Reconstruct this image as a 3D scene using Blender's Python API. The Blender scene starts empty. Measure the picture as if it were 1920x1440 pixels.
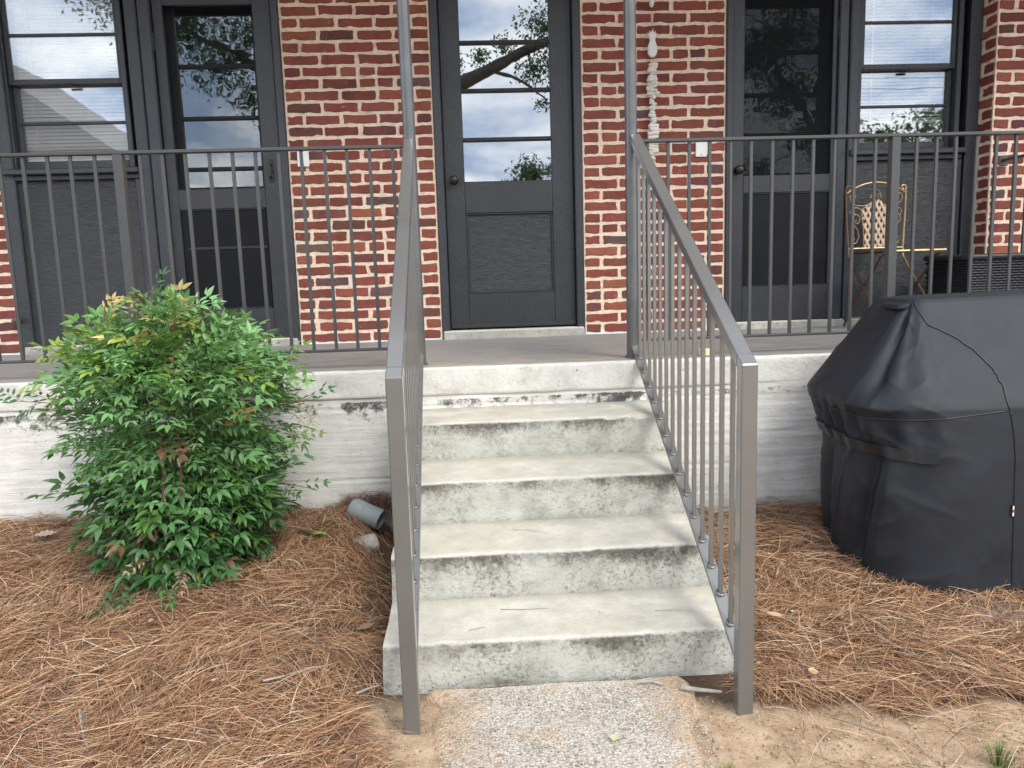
import bpy, math, random
import numpy as np
from mathutils import Vector, Matrix

random.seed(7); RNG = np.random.default_rng(11)
SC = bpy.context.scene
COL = SC.collection
R = math.radians

# ------------------------------------------------------------------ camera
cam_d = bpy.data.cameras.new('camera')
cam = bpy.data.objects.new('camera', cam_d); COL.objects.link(cam)
cam_d.sensor_fit = 'HORIZONTAL'; cam_d.sensor_width = 36.0; cam_d.lens = 36.0 * 1442 / 1920
cam_d.clip_start = 0.05; cam_d.clip_end = 600
CR = Vector((0.99801931, -0.05491663, -0.03068569))
CU = Vector((0.03807992, 0.1391136, 0.989544))
CF = Vector((0.05007362, 0.98875253, -0.14092928))
CP = Vector((0.0216, -4.7704, 1.2106))
cam.matrix_world = Matrix(((CR.x, CU.x, -CF.x, CP.x), (CR.y, CU.y, -CF.y, CP.y), (CR.z, CU.z, -CF.z, CP.z), (0, 0, 0, 1)))
SC.camera = cam

# ------------------------------------------------------------------ sun and sky
SUN_EL, SUN_ROT = R(44), R(148)          # high, behind the camera and to its right
sd = Vector((math.sin(SUN_ROT) * math.cos(SUN_EL), math.cos(SUN_ROT) * math.cos(SUN_EL), math.sin(SUN_EL)))
sun_d = bpy.data.lights.new('sun', 'SUN'); sun_d.energy = 1.5; sun_d.angle = R(28); sun_d.color = (1.0, 0.95, 0.87)
sun = bpy.data.objects.new('sun', sun_d); COL.objects.link(sun)
sun.rotation_euler = sd.to_track_quat('Z', 'Y').to_euler(); sun.location = (3, -6, 9)

world = bpy.data.worlds.new('World'); SC.world = world; world.use_nodes = True
wn = world.node_tree; wn.nodes.clear()
def wnode(t, **k):
    n = wn.nodes.new(t)
    for a, b in k.items(): setattr(n, a, b)
    return n
sky = wnode('ShaderNodeTexSky', sky_type='NISHITA', sun_disc=False, sun_elevation=SUN_EL, sun_rotation=SUN_ROT, air_density=1.0, dust_density=1.5, ozone_density=1.0)
bg_sky = wnode('ShaderNodeBackground'); bg_sky.inputs[1].default_value = 0.13
wn.links.new(sky.outputs[0], bg_sky.inputs[0])
tc = wnode('ShaderNodeTexCoord')
sep = wnode('ShaderNodeSeparateXYZ'); wn.links.new(tc.outputs['Generated'], sep.inputs[0])
zc = wnode('ShaderNodeMath', operation='MAXIMUM'); zc.inputs[1].default_value = 0.0; wn.links.new(sep.outputs[2], zc.inputs[0])
za = wnode('ShaderNodeMath', operation='ADD'); za.inputs[1].default_value = 0.28; wn.links.new(zc.outputs[0], za.inputs[0])
dv = wnode('ShaderNodeVectorMath', operation='DIVIDE'); wn.links.new(tc.outputs['Generated'], dv.inputs[0])
cmb = wnode('ShaderNodeCombineXYZ'); wn.links.new(za.outputs[0], cmb.inputs[0]); wn.links.new(za.outputs[0], cmb.inputs[1]); cmb.inputs[2].default_value = 1.0
wn.links.new(cmb.outputs[0], dv.inputs[1])
cn = wnode('ShaderNodeTexNoise'); cn.inputs['Scale'].default_value = 1.5; cn.inputs['Detail'].default_value = 7; cn.inputs['Roughness'].default_value = 0.55; cn.inputs['Distortion'].default_value = 0.3
wn.links.new(dv.outputs[0], cn.inputs['Vector'])
cr = wnode('ShaderNodeValToRGB'); cr.color_ramp.elements[0].position = 0.28; cr.color_ramp.elements[0].color = (0, 0, 0, 1); cr.color_ramp.elements[1].position = 0.50; cr.color_ramp.elements[1].color = (1, 1, 1, 1)
wn.links.new(cn.outputs[0], cr.inputs[0])
cn2 = wnode('ShaderNodeTexNoise'); cn2.inputs['Scale'].default_value = 2.6; cn2.inputs['Detail'].default_value = 6
wn.links.new(dv.outputs[0], cn2.inputs['Vector'])
cr2 = wnode('ShaderNodeValToRGB'); cr2.color_ramp.elements[0].position = 0.38; cr2.color_ramp.elements[0].color = (0.27, 0.36, 0.52, 1); cr2.color_ramp.elements[1].position = 0.65; cr2.color_ramp.elements[1].color = (1.0, 0.99, 0.97, 1)
wn.links.new(cn2.outputs[0], cr2.inputs[0])
bg_cl = wnode('ShaderNodeBackground'); bg_cl.inputs[1].default_value = 1.55
wn.links.new(cr2.outputs[0], bg_cl.inputs[0])
mxw = wnode('ShaderNodeMixShader'); wn.links.new(cr.outputs[0], mxw.inputs[0]); wn.links.new(bg_sky.outputs[0], mxw.inputs[1]); wn.links.new(bg_cl.outputs[0], mxw.inputs[2])
wout = wnode('ShaderNodeOutputWorld'); wn.links.new(mxw.outputs[0], wout.inputs[0])

SC.view_settings.view_transform = 'Standard'; SC.view_settings.look = 'None'
SC.view_settings.exposure = 0.98; SC.view_settings.gamma = 1.0; SC.view_settings.use_curve_mapping = False
SC.render.engine = 'CYCLES'; SC.cycles.max_bounces = 8; SC.cycles.transparent_max_bounces = 16

# ------------------------------------------------------------------ numpy noise
def vnoise(x, y, z=0.0, seed=0):
    x, y, z = np.broadcast_arrays(np.asarray(x, float), np.asarray(y, float), np.asarray(z, float))
    xi, yi, zi = np.floor(x).astype(np.int64), np.floor(y).astype(np.int64), np.floor(z).astype(np.int64)
    fx, fy, fz = x - xi, y - yi, z - zi
    fx, fy, fz = [f * f * (3 - 2 * f) for f in (fx, fy, fz)]
    def h(a, b, c):
        n = (a * 374761393 + b * 668265263 + c * 2147483647 + seed * 1274126177) & 0x7fffffff
        n = ((n ^ (n >> 13)) * 1274126177) & 0x7fffffff
        return ((n ^ (n >> 16)) & 0xffff) / 65535.0
    o = 0
    for dx in (0, 1):
        for dy in (0, 1):
            for dz in (0, 1):
                w = (fx if dx else 1 - fx) * (fy if dy else 1 - fy) * (fz if dz else 1 - fz)
                o = o + w * h(xi + dx, yi + dy, zi + dz)
    return o * 2 - 1
def fbm(x, y, z=0.0, oct=4, seed=0):
    a, s, o = 1.0, 0.0, 0.0
    for i in range(oct):
        o = o + a * vnoise(np.asarray(x) * 2 ** i, np.asarray(y) * 2 ** i, np.asarray(z) * 2 ** i, seed + i); s += a; a *= .5
    return o / s
def sstep(a, b, x):
    t = np.clip((np.asarray(x, float) - a) / (b - a), 0, 1); return t * t * (3 - 2 * t)

# ------------------------------------------------------------------ mesh helpers
WORLD = {}                                    # world origin of each object
def link(o, name, parent, origin):
    COL.objects.link(o); o.name = name
    origin = Vector(origin); WORLD[o.name] = origin
    if parent is not None:
        o.parent = parent; o.location = origin - WORLD[parent.name]
    else: o.location = origin
    return o
def tag(o, label, cat=None, group=None, kind=None):
    if label: o['label'] = label
    if cat: o['category'] = cat
    if group: o['group'] = group
    if kind: o['kind'] = kind
    return o
def thing(name, loc, label, cat, group=None, kind=None):
    e = bpy.data.objects.new(name, None); e.empty_display_size = .1
    link(e, name, None, loc); return tag(e, label, cat, group, kind)
def setmat(me, m):
    if isinstance(m, (list, tuple)):
        for q in m: me.materials.append(q)
    else: me.materials.append(m)
class MB:
    def __init__(s): s.v = []; s.f = []
    def add(s, vs, fs):
        o = len(s.v); s.v += [tuple(p) for p in vs]; s.f += [tuple(i + o for i in f) for f in fs]; return s
    def box(s, x0, x1, y0, y1, z0, z1, b=0.0):
        if b <= 0:
            vs = [(x, y, z) for z in (z0, z1) for y in (y0, y1) for x in (x0, x1)]
            return s.add(vs, [(0, 2, 3, 1), (4, 5, 7, 6), (0, 1, 5, 4), (2, 6, 7, 3), (0, 4, 6, 2), (1, 3, 7, 5)])
        c = ((x0 + x1) / 2, (y0 + y1) / 2, (z0 + z1) / 2); h = ((x1 - x0) / 2, (y1 - y0) / 2, (z1 - z0) / 2)
        return s.cbox(c, h, b, Matrix.Identity(3))
    def cbox(s, c, h, b, M):
        """chamfered box, half sizes h, chamfer b, rotated by M"""
        b = min(b, min(h) * .49); c = Vector(c)
        vs = []; idx = {}
        for sx in (-1, 1):
            for sy in (-1, 1):
                for sz in (-1, 1):
                    for ax in range(3):
                        p = [sx * (h[0] - (b if ax != 0 else 0)), sy * (h[1] - (b if ax != 1 else 0)), sz * (h[2] - (b if ax != 2 else 0))]
                        idx[(sx, sy, sz, ax)] = len(vs); vs.append(c + M @ Vector(p))
        fs = []
        for ax in range(3):
            o1, o2 = (ax + 1) % 3, (ax + 2) % 3
            for sg in (-1, 1):
                q = []
                for a, bb in ((-1, -1), (1, -1), (1, 1), (-1, 1)):
                    k = [0, 0, 0]; k[ax] = sg; k[o1] = a; k[o2] = bb; q.append(idx[(k[0], k[1], k[2], ax)])
                fs.append(q if sg > 0 else q[::-1])
            for a in (-1, 1):          # edge chamfers along axis ax
                for bb in (-1, 1):
                    k0 = [0, 0, 0]; k0[ax] = -1; k0[o1] = a; k0[o2] = bb; k1 = k0[:]; k1[ax] = 1
                    q = [idx[(*k0, o1)], idx[(*k1, o1)], idx[(*k1, o2)], idx[(*k0, o2)]]
                    fs.append(q if a * bb < 0 else q[::-1])
        for sx in (-1, 1):
            for sy in (-1, 1):
                for sz in (-1, 1):
                    q = [idx[(sx, sy, sz, 0)], idx[(sx, sy, sz, 1)], idx[(sx, sy, sz, 2)]]
                    fs.append(q if sx * sy * sz > 0 else q[::-1])
        return s.add(vs, fs)
    def beam(s, p0, p1, w, h, b=.002, up=(0, 0, 1)):
        """bar from p0 to p1: w across, h along up"""
        p0, p1 = Vector(p0), Vector(p1); d = p1 - p0; L = d.length; d.normalize()
        x = d.cross(Vector(up)); x.normalize(); u = x.cross(d)
        M = Matrix((x, d, u)).transposed()
        return s.cbox((p0 + p1) / 2, (w / 2, L / 2, h / 2), b, M)
    def tube(s, pts, r, n=8, cap=True):
        pts = [Vector(p) for p in pts]; k = len(pts)
        rs = r if isinstance(r, (list, tuple)) else [r] * k
        t0 = (pts[1] - pts[0]).normalized()
        a = Vector((0, 0, 1)) if abs(t0.z) < .9 else Vector((1, 0, 0))
        nx = t0.cross(a).normalized(); vs = []
        for i, p in enumerate(pts):
            t = (pts[min(i + 1, k - 1)] - pts[max(i - 1, 0)])
            t = t.normalized() if t.length > 1e-9 else t0
            nx = (nx - t * nx.dot(t)).normalized(); ny = t.cross(nx)
            for j in range(n):
                an = 2 * math.pi * j / n; vs.append(p + (nx * math.cos(an) + ny * math.sin(an)) * rs[i])
        fs = [(i * n + j, i * n + (j + 1) % n, (i + 1) * n + (j + 1) % n, (i + 1) * n + j) for i in range(k - 1) for j in range(n)]
        if cap: fs += [tuple(range(n - 1, -1, -1)), tuple((k - 1) * n + j for j in range(n))]
        return s.add(vs, fs)
    def lathe(s, prof, c=(0, 0, 0), n=20, axis='z'):
        c = Vector(c); vs = []
        for r, h in prof:
            for j in range(n):
                a = 2 * math.pi * j / n
                q = (r * math.cos(a), r * math.sin(a), h)
                if axis == 'y': q = (q[0], q[2], -q[1])
                vs.append(c + Vector(q))
        k = len(prof)
        fs = [(i * n + j, i * n + (j + 1) % n, (i + 1) * n + (j + 1) % n, (i + 1) * n + j) for i in range(k - 1) for j in range(n)]
        fs += [tuple(range(n - 1, -1, -1)), tuple((k - 1) * n + j for j in range(n))]
        return s.add(vs, fs)
    def grid(s, P, closed_u=False):
        """P: array (nu, nv, 3)"""
        nu, nv = P.shape[:2]; o = len(s.v)
        s.v += [tuple(p) for p in P.reshape(-1, 3)]
        for i in range(nu if closed_u else nu - 1):
            for j in range(nv - 1):
                i2 = (i + 1) % nu
                s.f.append((o + i * nv + j, o + i2 * nv + j, o + i2 * nv + j + 1, o + i * nv + j + 1))
        return s
    def mesh(s, name, origin=(0, 0, 0), smooth=False):
        me = bpy.data.meshes.new(name); o = Vector(origin)
        me.from_pydata([tuple(Vector(p) - o) for p in s.v], [], s.f); me.update()
        if smooth is True: me.polygons.foreach_set('use_smooth', [True] * len(me.polygons))
        elif smooth: me.set_sharp_from_angle(angle=R(smooth)) if hasattr(me, 'set_sharp_from_angle') else None
        return me
    def build(s, name, m, parent=None, origin=None, smooth=False):
        if origin is None:
            a = np.array(s.v); origin = tuple((a.min(0) + a.max(0)) / 2)
        me = s.mesh(name, origin, True if smooth else False)
        if smooth and smooth is not True: me.set_sharp_from_angle(angle=R(smooth))
        setmat(me, m)
        return link(bpy.data.objects.new(name, me), name, parent, origin)
def fast_mesh(name, V, F4, mat, parent=None, origin=(0, 0, 0), colors=None, kind='stuff', smooth=False):
    """quads from arrays"""
    me = bpy.data.meshes.new(name); V = np.asarray(V, np.float32) - np.asarray(origin, np.float32); F4 = np.asarray(F4, np.int32)
    k = F4.shape[1]
    me.vertices.add(len(V)); me.vertices.foreach_set('co', V.ravel())
    me.loops.add(F4.size); me.loops.foreach_set('vertex_index', F4.ravel())
    me.polygons.add(len(F4)); me.polygons.foreach_set('loop_start', np.arange(0, F4.size, k, dtype=np.int32))
    if smooth: me.polygons.foreach_set('use_smooth', np.ones(len(F4), bool))
    if colors is not None:
        a = me.color_attributes.new('tint', 'FLOAT_COLOR', 'POINT')
        c = np.ones((len(V), 4), np.float32); c[:, :3] = colors; a.data.foreach_set('color', c.ravel())
    me.update(calc_edges=True); me.validate()
    setmat(me, mat)
    o = link(bpy.data.objects.new(name, me), name, parent, origin)
    if kind: o['kind'] = kind
    return o
def inst(me, name, parent, loc, rot=None, scale=None, color=None):
    o = bpy.data.objects.new(name, me); link(o, name, parent, loc)
    if rot is not None:
        if isinstance(rot, Matrix): o.rotation_euler = rot.to_euler()
        else: o.rotation_euler = rot
    if scale is not None: o.scale = scale
    if color is not None: o.color = (*color, 1)
    return o

# ------------------------------------------------------------------ material helpers
class NT:
    def __init__(s, name):
        s.m = bpy.data.materials.new(name); s.m.use_nodes = True; s.t = s.m.node_tree
        s.b = s.t.nodes['Principled BSDF']; s.out = s.t.nodes['Material Output']
    def n(s, t, **k):
        q = s.t.nodes.new(t)
        for a, b in k.items(): setattr(q, a, b)
        return q
    def put(s, sock, val):
        if isinstance(val, bpy.types.NodeSocket): s.t.links.new(val, sock)
        elif val is not None:
            try: sock.default_value = val
            except Exception: sock.default_value = (*val, 1)
    def co(s, what='Object', scale=None):
        c = s.n('ShaderNodeTexCoord').outputs[what]
        if scale:
            mp = s.n('ShaderNodeMapping'); mp.inputs['Scale'].default_value = scale; s.put(mp.inputs['Vector'], c); c = mp.outputs[0]
        return c
    def noise(s, vec, scale, detail=4, rough=.55, dist=0):
        q = s.n('ShaderNodeTexNoise'); s.put(q.inputs['Vector'], vec); q.inputs['Scale'].default_value = scale
        q.inputs['Detail'].default_value = detail; q.inputs['Roughness'].default_value = rough; q.inputs['Distortion'].default_value = dist
        return q.outputs['Fac']
    def vor(s, vec, scale, feat='F1', out='Distance'):
        q = s.n('ShaderNodeTexVoronoi', feature=feat); s.put(q.inputs['Vector'], vec); q.inputs['Scale'].default_value = scale
        return q.outputs[out]
    def ramp(s, fac, stops, interp='LINEAR'):
        q = s.n('ShaderNodeValToRGB'); q.color_ramp.interpolation = interp; e = q.color_ramp.elements
        while len(e) < len(stops): e.new(0.5)
        for i, (p, c) in enumerate(stops):
            e[i].position = p; e[i].color = (*c, 1) if hasattr(c, '__len__') else (c, c, c, 1)
        s.put(q.inputs[0], fac); return q.outputs[0]
    def mix(s, fac, a, b, blend='MIX'):
        q = s.n('ShaderNodeMix', data_type='RGBA', blend_type=blend); s.put(q.inputs[0], fac)
        for i, v in ((6, a), (7, b)):
            s.put(q.inputs[i], v if isinstance(v, bpy.types.NodeSocket) else (*v, 1))
        return q.outputs[2]
    def math(s, op, a, b=0.0, clamp=False):
        q = s.n('ShaderNodeMath', operation=op); q.use_clamp = clamp; s.put(q.inputs[0], a); s.put(q.inputs[1], b); return q.outputs[0]
    def mrange(s, v, a, b, c=0.0, d=1.0):
        q = s.n('ShaderNodeMapRange'); s.put(q.inputs[0], v); q.inputs[1].default_value = a; q.inputs[2].default_value = b; q.inputs[3].default_value = c; q.inputs[4].default_value = d
        return q.outputs[0]
    def xyz(s, vec):
        q = s.n('ShaderNodeSeparateXYZ'); s.put(q.inputs[0], vec); return q.outputs
    def bump(s, h, strength=.5, dist=.01, normal=None):
        q = s.n('ShaderNodeBump'); s.put(q.inputs['Height'], h); q.inputs['Strength'].default_value = strength; q.inputs['Distance'].default_value = dist
        if normal is not None: s.put(q.inputs['Normal'], normal)
        return q.outputs[0]
    def attr(s, name):
        return s.n('ShaderNodeAttribute', attribute_name=name).outputs['Color']
    def set(s, base=None, rough=None, metal=None, normal=None, spec=None, coat=None, **k):
        for nm, v in (('Base Color', base), ('Roughness', rough), ('Metallic', metal), ('Normal', normal), ('Specular IOR Level', spec), ('Coat Weight', coat)):
            if v is not None: s.put(s.b.inputs[nm], v)
        return s
def simple(name, col, rough=.5, metal=0, var=.12, scale=30, bump=.15, bd=.002, spec=.5):
    t = NT(name); c = t.co(); f = t.noise(c, scale, 5)
    lo = tuple(x * (1 - var) for x in col); hi = tuple(min(1, x * (1 + var)) for x in col)
    t.set(t.ramp(f, [(.3, lo), (.7, hi)]), t.mrange(t.noise(c, scale * .4, 3), .3, .7, max(0, rough - .08), min(1, rough + .08)), metal, t.bump(t.noise(c, scale * 4, 3), bump, bd), spec)
    return t.m

# ---- brick
t = NT('brick_clay'); oc = t.n('ShaderNodeObjectInfo').outputs; c = t.co('Generated')
gco = t.n('ShaderNodeNewGeometry').outputs['Position']
f1 = t.noise(gco, 55, 6, .6); f2 = t.noise(gco, 260, 3)
col = t.mix(t.mrange(f1, .35, .75), oc['Color'], t.mix(.5, oc['Color'], (.05, .03, .032)))
pits = t.ramp(t.noise(gco, 190, 2, .5), [(.30, 1.0), (.38, 0.0)])
col = t.mix(t.math('MULTIPLY', pits, .7), col, (.03, .018, .018))
eff = t.ramp(t.noise(gco, 24, 6, .72), [(.62, 0.0), (.72, 1.0)])
big = t.noise(gco, 9, 4, .6); col = t.mix(t.mrange(big, .35, .7, 0, .45), col, t.mix(.5, oc['Color'], (.36, .13, .08)))
col = t.mix(t.math('MULTIPLY', eff, .35), col, (.62, .50, .42))
t.set(col, .82, 0, t.bump(t.math('ADD', f1, t.math('MULTIPLY', f2, .5)), .55, .003), .3)
M_BRICK = t.m
# ---- mortar
t = NT('mortar'); gco = t.n('ShaderNodeNewGeometry').outputs['Position']
f1 = t.noise(gco, 40, 6, .6); f2 = t.noise(gco, 8, 4)
col = t.ramp(f1, [(.25, (.58, .44, .32)), (.55, (.80, .645, .50)), (.8, (.86, .72, .58))])
col = t.mix(t.ramp(f2, [(.58, 0.0), (.72, .6)]), col, (.36, .28, .22))
zz = t.xyz(gco)[2]
wh = t.math('MULTIPLY', t.mrange(t.math('ADD', zz, t.math('MULTIPLY', t.noise(gco, 30, 4), .03)), .885, .855), 1.0, True)
col = t.mix(wh, col, (.78, .76, .71))
t.set(col, .9, 0, t.bump(t.math('ADD', f1, t.math('MULTIPLY', t.noise(gco, 180, 3), .4)), .9, .006), .2)
M_MORTAR = t.m
# ---- dark painted wood
def painted(name, col, rough, grain=(6, 6, 80), wear=True, strength=.35, lw=.45):
    t = NT(name); c = t.n('ShaderNodeNewGeometry').outputs['Position']
    mp = t.n('ShaderNodeMapping'); mp.inputs['Scale'].default_value = grain; t.put(mp.inputs['Vector'], c)
    g = t.noise(mp.outputs[0], 3.0, 6, .6, .4); l = t.noise(c, 60, 4, .6); b = t.noise(c, 5, 3)
    cc = t.mix(t.mrange(b, .3, .7), tuple(x * .85 for x in col), tuple(x * 1.18 for x in col))
    if wear:
        w = t.ramp(t.noise(c, 120, 3, .5), [(.735, 0.0), (.76, 1.0)])
        cc = t.mix(t.math('MULTIPLY', w, .5), cc, (.42, .41, .40))
    h = t.math('ADD', g, t.math('MULTIPLY', l, lw))
    t.set(cc, t.mrange(l, .3, .7, rough - .06, rough + .1), 0, t.bump(h, min(1, strength * 1.6), .006), .6)
    return t.m
M_DOOR_V = painted('charcoal_paint_vertical_grain', (.022, .0245, .028), .36, (90, 90, 7))
M_DOOR_H = painted('charcoal_paint_horizontal_grain', (.019, .0215, .025), .34, (4, 70, 150), strength=.42, lw=.15)
M_DARK = painted('dark_charcoal_paint', (.014, .016, .019), .40, (60, 60, 8))
M_FRAME = painted('slate_frame_paint', (.027, .031, .038), .36, (80, 80, 6), strength=.5)
M_BLACKP = simple('black_glazed_panel', (.006, .007, .010), .30, 0, .2, 8, .05, .002, .22)
# ---- steel paint
M_RAIL = simple('taupe_steel_paint', (.190, .187, .178), .30, .40, .05, 6, .015, .0005)
M_POST = simple('grey_steel_column_paint', (.130, .132, .132), .26, .35, .12, 9, .15, .002)
M_RAIL.node_tree.nodes['Principled BSDF'].inputs['Coat Weight'].default_value = .7; M_RAIL.node_tree.nodes['Principled BSDF'].inputs['Coat Roughness'].default_value = .16
M_PRAIL = simple('charcoal_steel_paint', (.068, .071, .071), .36, .1, .06, 8, .06, .001)
M_KNOB = simple('aged_bronze', (.055, .047, .038), .38, .8, .3, 60)
M_HINGE = simple('painted_hinge', (.035, .036, .04), .4, .2)
# ---- glass
def glass(name, refl, tint=(.9, .92, .93), wob=.02, dark=None):
    t = NT(name); nt = t.t; nt.nodes.remove(t.b)
    gl = t.n('ShaderNodeBsdfGlossy'); gl.inputs['Roughness'].default_value = .012
    c = t.co(); t.put(gl.inputs['Normal'], t.bump(t.noise(c, 5, 2), wob, .02)); gl.inputs['Color'].default_value = (.94, .97, 1, 1)
    if dark is None:
        tr = t.n('ShaderNodeBsdfTransparent'); tr.inputs[0].default_value = (*tint, 1)
    else:
        tr = t.n('ShaderNodeBsdfDiffuse'); tr.inputs[0].default_value = (*dark, 1)
    mx = t.n('ShaderNodeMixShader'); fr = t.n('ShaderNodeFresnel'); fr.inputs[0].default_value = 1.5
    dirt = t.ramp(t.noise(c, 14, 5, .6), [(.45, 0.0), (.8, .05)])
    t.put(mx.inputs[0], t.math('MAXIMUM', fr.outputs[0], refl)); t.put(mx.inputs[1], tr.outputs[0]); t.put(mx.inputs[2], gl.outputs[0])
    df = t.n('ShaderNodeBsdfDiffuse'); df.inputs[0].default_value = (.5, .5, .48, 1)
    m2 = t.n('ShaderNodeMixShader'); t.put(m2.inputs[0], dirt); t.put(m2.inputs[1], mx.outputs[0]); t.put(m2.inputs[2], df.outputs[0])
    t.put(t.out.inputs[0], m2.outputs[0]); return t.m
M_GLASS_DOOR = glass('reflective_door_glass', .36, (.08, .085, .09), .012)
M_GLASS_STORM = glass('old_wavy_door_glass', .38, (.10, .10, .11), .05)
M_GLASS_WIN = glass('window_glass', .22, (.95, .96, .96), .008)
def screen(name, fac):
    t = NT(name); t.t.nodes.remove(t.b)
    tr = t.n('ShaderNodeBsdfTransparent'); df = t.n('ShaderNodeBsdfDiffuse'); df.inputs[0].default_value = (.018, .02, .022, 1)
    mx = t.n('ShaderNodeMixShader'); mx.inputs[0].default_value = fac
    t.put(mx.inputs[1], tr.outputs[0]); t.put(mx.inputs[2], df.outputs[0]); t.put(t.out.inputs[0], mx.outputs[0]); return t.m
M_SCREEN = screen('fine_insect_screen', .18)
M_SCREEN_D = screen('dense_insect_screen', .55)
M_BLIND = simple('white_blind_vinyl', (.84, .83, .79), .45, 0, .04, 10, .03)
M_WHITE = simple('white_plastic', (.78, .78, .75), .35, 0, .03, 20, .03)
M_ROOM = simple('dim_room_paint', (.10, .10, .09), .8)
# ---- concrete
def concrete(name, top, side, mildew=.5, porch=False):
    t = NT(name); o = t.co(); p = t.n('ShaderNodeNewGeometry').outputs; pos = p['Position']; nz = t.xyz(p['Normal'])[2]
    z = t.xyz(o)[2]
    f = t.noise(pos, 9, 6, .62); fine = t.noise(pos, 120, 4, .6); big = t.noise(pos, 2.2, 4)
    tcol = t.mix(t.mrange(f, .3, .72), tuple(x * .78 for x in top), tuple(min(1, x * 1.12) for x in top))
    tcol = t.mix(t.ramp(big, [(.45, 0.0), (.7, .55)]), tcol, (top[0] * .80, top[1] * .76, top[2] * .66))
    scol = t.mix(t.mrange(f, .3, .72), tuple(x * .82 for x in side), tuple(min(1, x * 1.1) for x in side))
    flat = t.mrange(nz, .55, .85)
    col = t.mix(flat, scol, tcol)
    # black mildew: dense just under the nosing, ragged, running down in streaks
    mp = t.n('ShaderNodeMapping'); mp.inputs['Scale'].default_value = (1, 1, .7); t.put(mp.inputs['Vector'], pos)
    m1 = t.noise(mp.outputs[0], 20, 7, .72, .2); m2 = t.noise(mp.outputs[0], 3.4, 3); m3 = t.noise(pos, 75, 5, .75)
    depth = t.mrange(z, -.095, -.012, 0.0, 1.0)
    s = t.math('ADD', t.math('MULTIPLY', m1, .55), t.math('MULTIPLY', m2, 1.15))
    s = t.math('ADD', s, t.math('MULTIPLY', depth, .36))
    s = t.math('ADD', s, t.math('MULTIPLY', m3, .55))
    rnd = t.n('ShaderNodeObjectInfo').outputs['Random']
    s = t.math('SUBTRACT', s, t.math('MULTIPLY', t.math('SUBTRACT', rnd, .5), .16))
    mask = t.mrange(s, 1.31, 1.56)
    mask = t.math('MULTIPLY', mask, t.mrange(nz, .7, .3), True)
    mask = t.math('MULTIPLY', mask, t.mrange(z, -.002, -.010), True)
    col = t.mix(t.math('MULTIPLY', mask, .86), col, (.088, .078, .064))
    foot = t.mrange(t.math('ADD', z, t.math('MULTIPLY', m1, .03)), -.115, -.150)
    foot = t.math('MULTIPLY', t.math('MULTIPLY', foot, t.mrange(m2, .35, .65), True), t.mrange(nz, .8, .4), True)
    col = t.mix(t.math('MULTIPLY', foot, .5), col, (.17, .16, .135))
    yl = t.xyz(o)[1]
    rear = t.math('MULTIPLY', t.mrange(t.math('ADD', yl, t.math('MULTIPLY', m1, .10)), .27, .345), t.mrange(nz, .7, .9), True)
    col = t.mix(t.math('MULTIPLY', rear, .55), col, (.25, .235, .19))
    worn = t.math('MULTIPLY', t.ramp(t.noise(pos, 6, 7, .75), [(.46, 0.0), (.66, .5)]), flat, True)
    col = t.mix(worn, col, (.40, .375, .31))
    # grey film and pin holes
    film = t.ramp(t.noise(pos, 15, 6, .7), [(.48, 0.0), (.72, .6)])
    col = t.mix(t.math('MULTIPLY', film, t.mrange(nz, .8, .4), True), col, (.24, .235, .205))
    pin = t.ramp(t.noise(pos, 130, 5, .75), [(.63, 0.0), (.70, 1.0)])
    col = t.mix(t.math('MULTIPLY', pin, .35), col, (.16, .15, .125))
    pit = t.ramp(t.noise(pos, 70, 8, .82, .4), [(.545, 0.0), (.62, 1.0)])
    pit = t.math('MULTIPLY', t.math('MULTIPLY', pit, t.mrange(t.noise(pos, 5, 4), .38, .62), True), t.mrange(nz, .8, .4), True)
    col = t.mix(t.math('MULTIPLY', pit, .62), col, (.14, .13, .105))
    h = t.math('ADD', f, t.math('MULTIPLY', fine, .55)); h = t.math('SUBTRACT', h, t.math('MULTIPLY', t.math('ADD', pin, pit), .5))
    t.set(col, .88, 0, t.bump(h, .75, .008), .25)
    return t.m
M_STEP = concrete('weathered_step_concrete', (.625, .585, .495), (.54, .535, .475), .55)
# painted foundation
t = NT('white_painted_foundation'); p = t.n('ShaderNodeNewGeometry').outputs; pos = p['Position']; px = t.xyz(pos)
mp = t.n('ShaderNodeMapping'); mp.inputs['Scale'].default_value = (2.2, 2, 26); t.put(mp.inputs['Vector'], pos)
g = t.noise(mp.outputs[0], 3, 6, .6, .3); f = t.noise(pos, 12, 6, .6); fine = t.noise(pos, 110, 4)
col = t.mix(t.mrange(f, .3, .7), (.62, .61, .565), (.74, .73, .69))
col = t.mix(t.ramp(g, [(.55, 0.0), (.78, .35)]), col, (.45, .44, .40))
m1 = t.noise(pos, 26, 7, .74, .2); m2 = t.noise(pos, 2.6, 3)
band = t.math('MAXIMUM', t.mrange(px[2], .52, .69, 0, 1), t.math('MULTIPLY', t.mrange(t.math('ABSOLUTE', t.math('SUBTRACT', px[2], .345)), .035, .0), .55))
band = t.math('MULTIPLY', band, t.mrange(px[2], .695, .683), True)
s = t.math('ADD', t.math('ADD', t.math('MULTIPLY', m1, .8), t.math('MULTIPLY', m2, .62)), t.math('MULTIPLY', band, .32))
mask = t.mrange(s, .95, 1.06)
col = t.mix(t.math('MULTIPLY', mask, .9), col, (.05, .047, .042))
spk = t.ramp(t.noise(pos, 85, 3, .65), [(.67, 0.0), (.72, .8)])
col = t.mix(spk, col, (.12, .11, .10))
low = t.mrange(t.math('ADD', px[2], t.math('MULTIPLY', f, .12)), .30, .17)
col = t.mix(t.math('MULTIPLY', low, .45, True), col, (.33, .28, .21))
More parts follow.
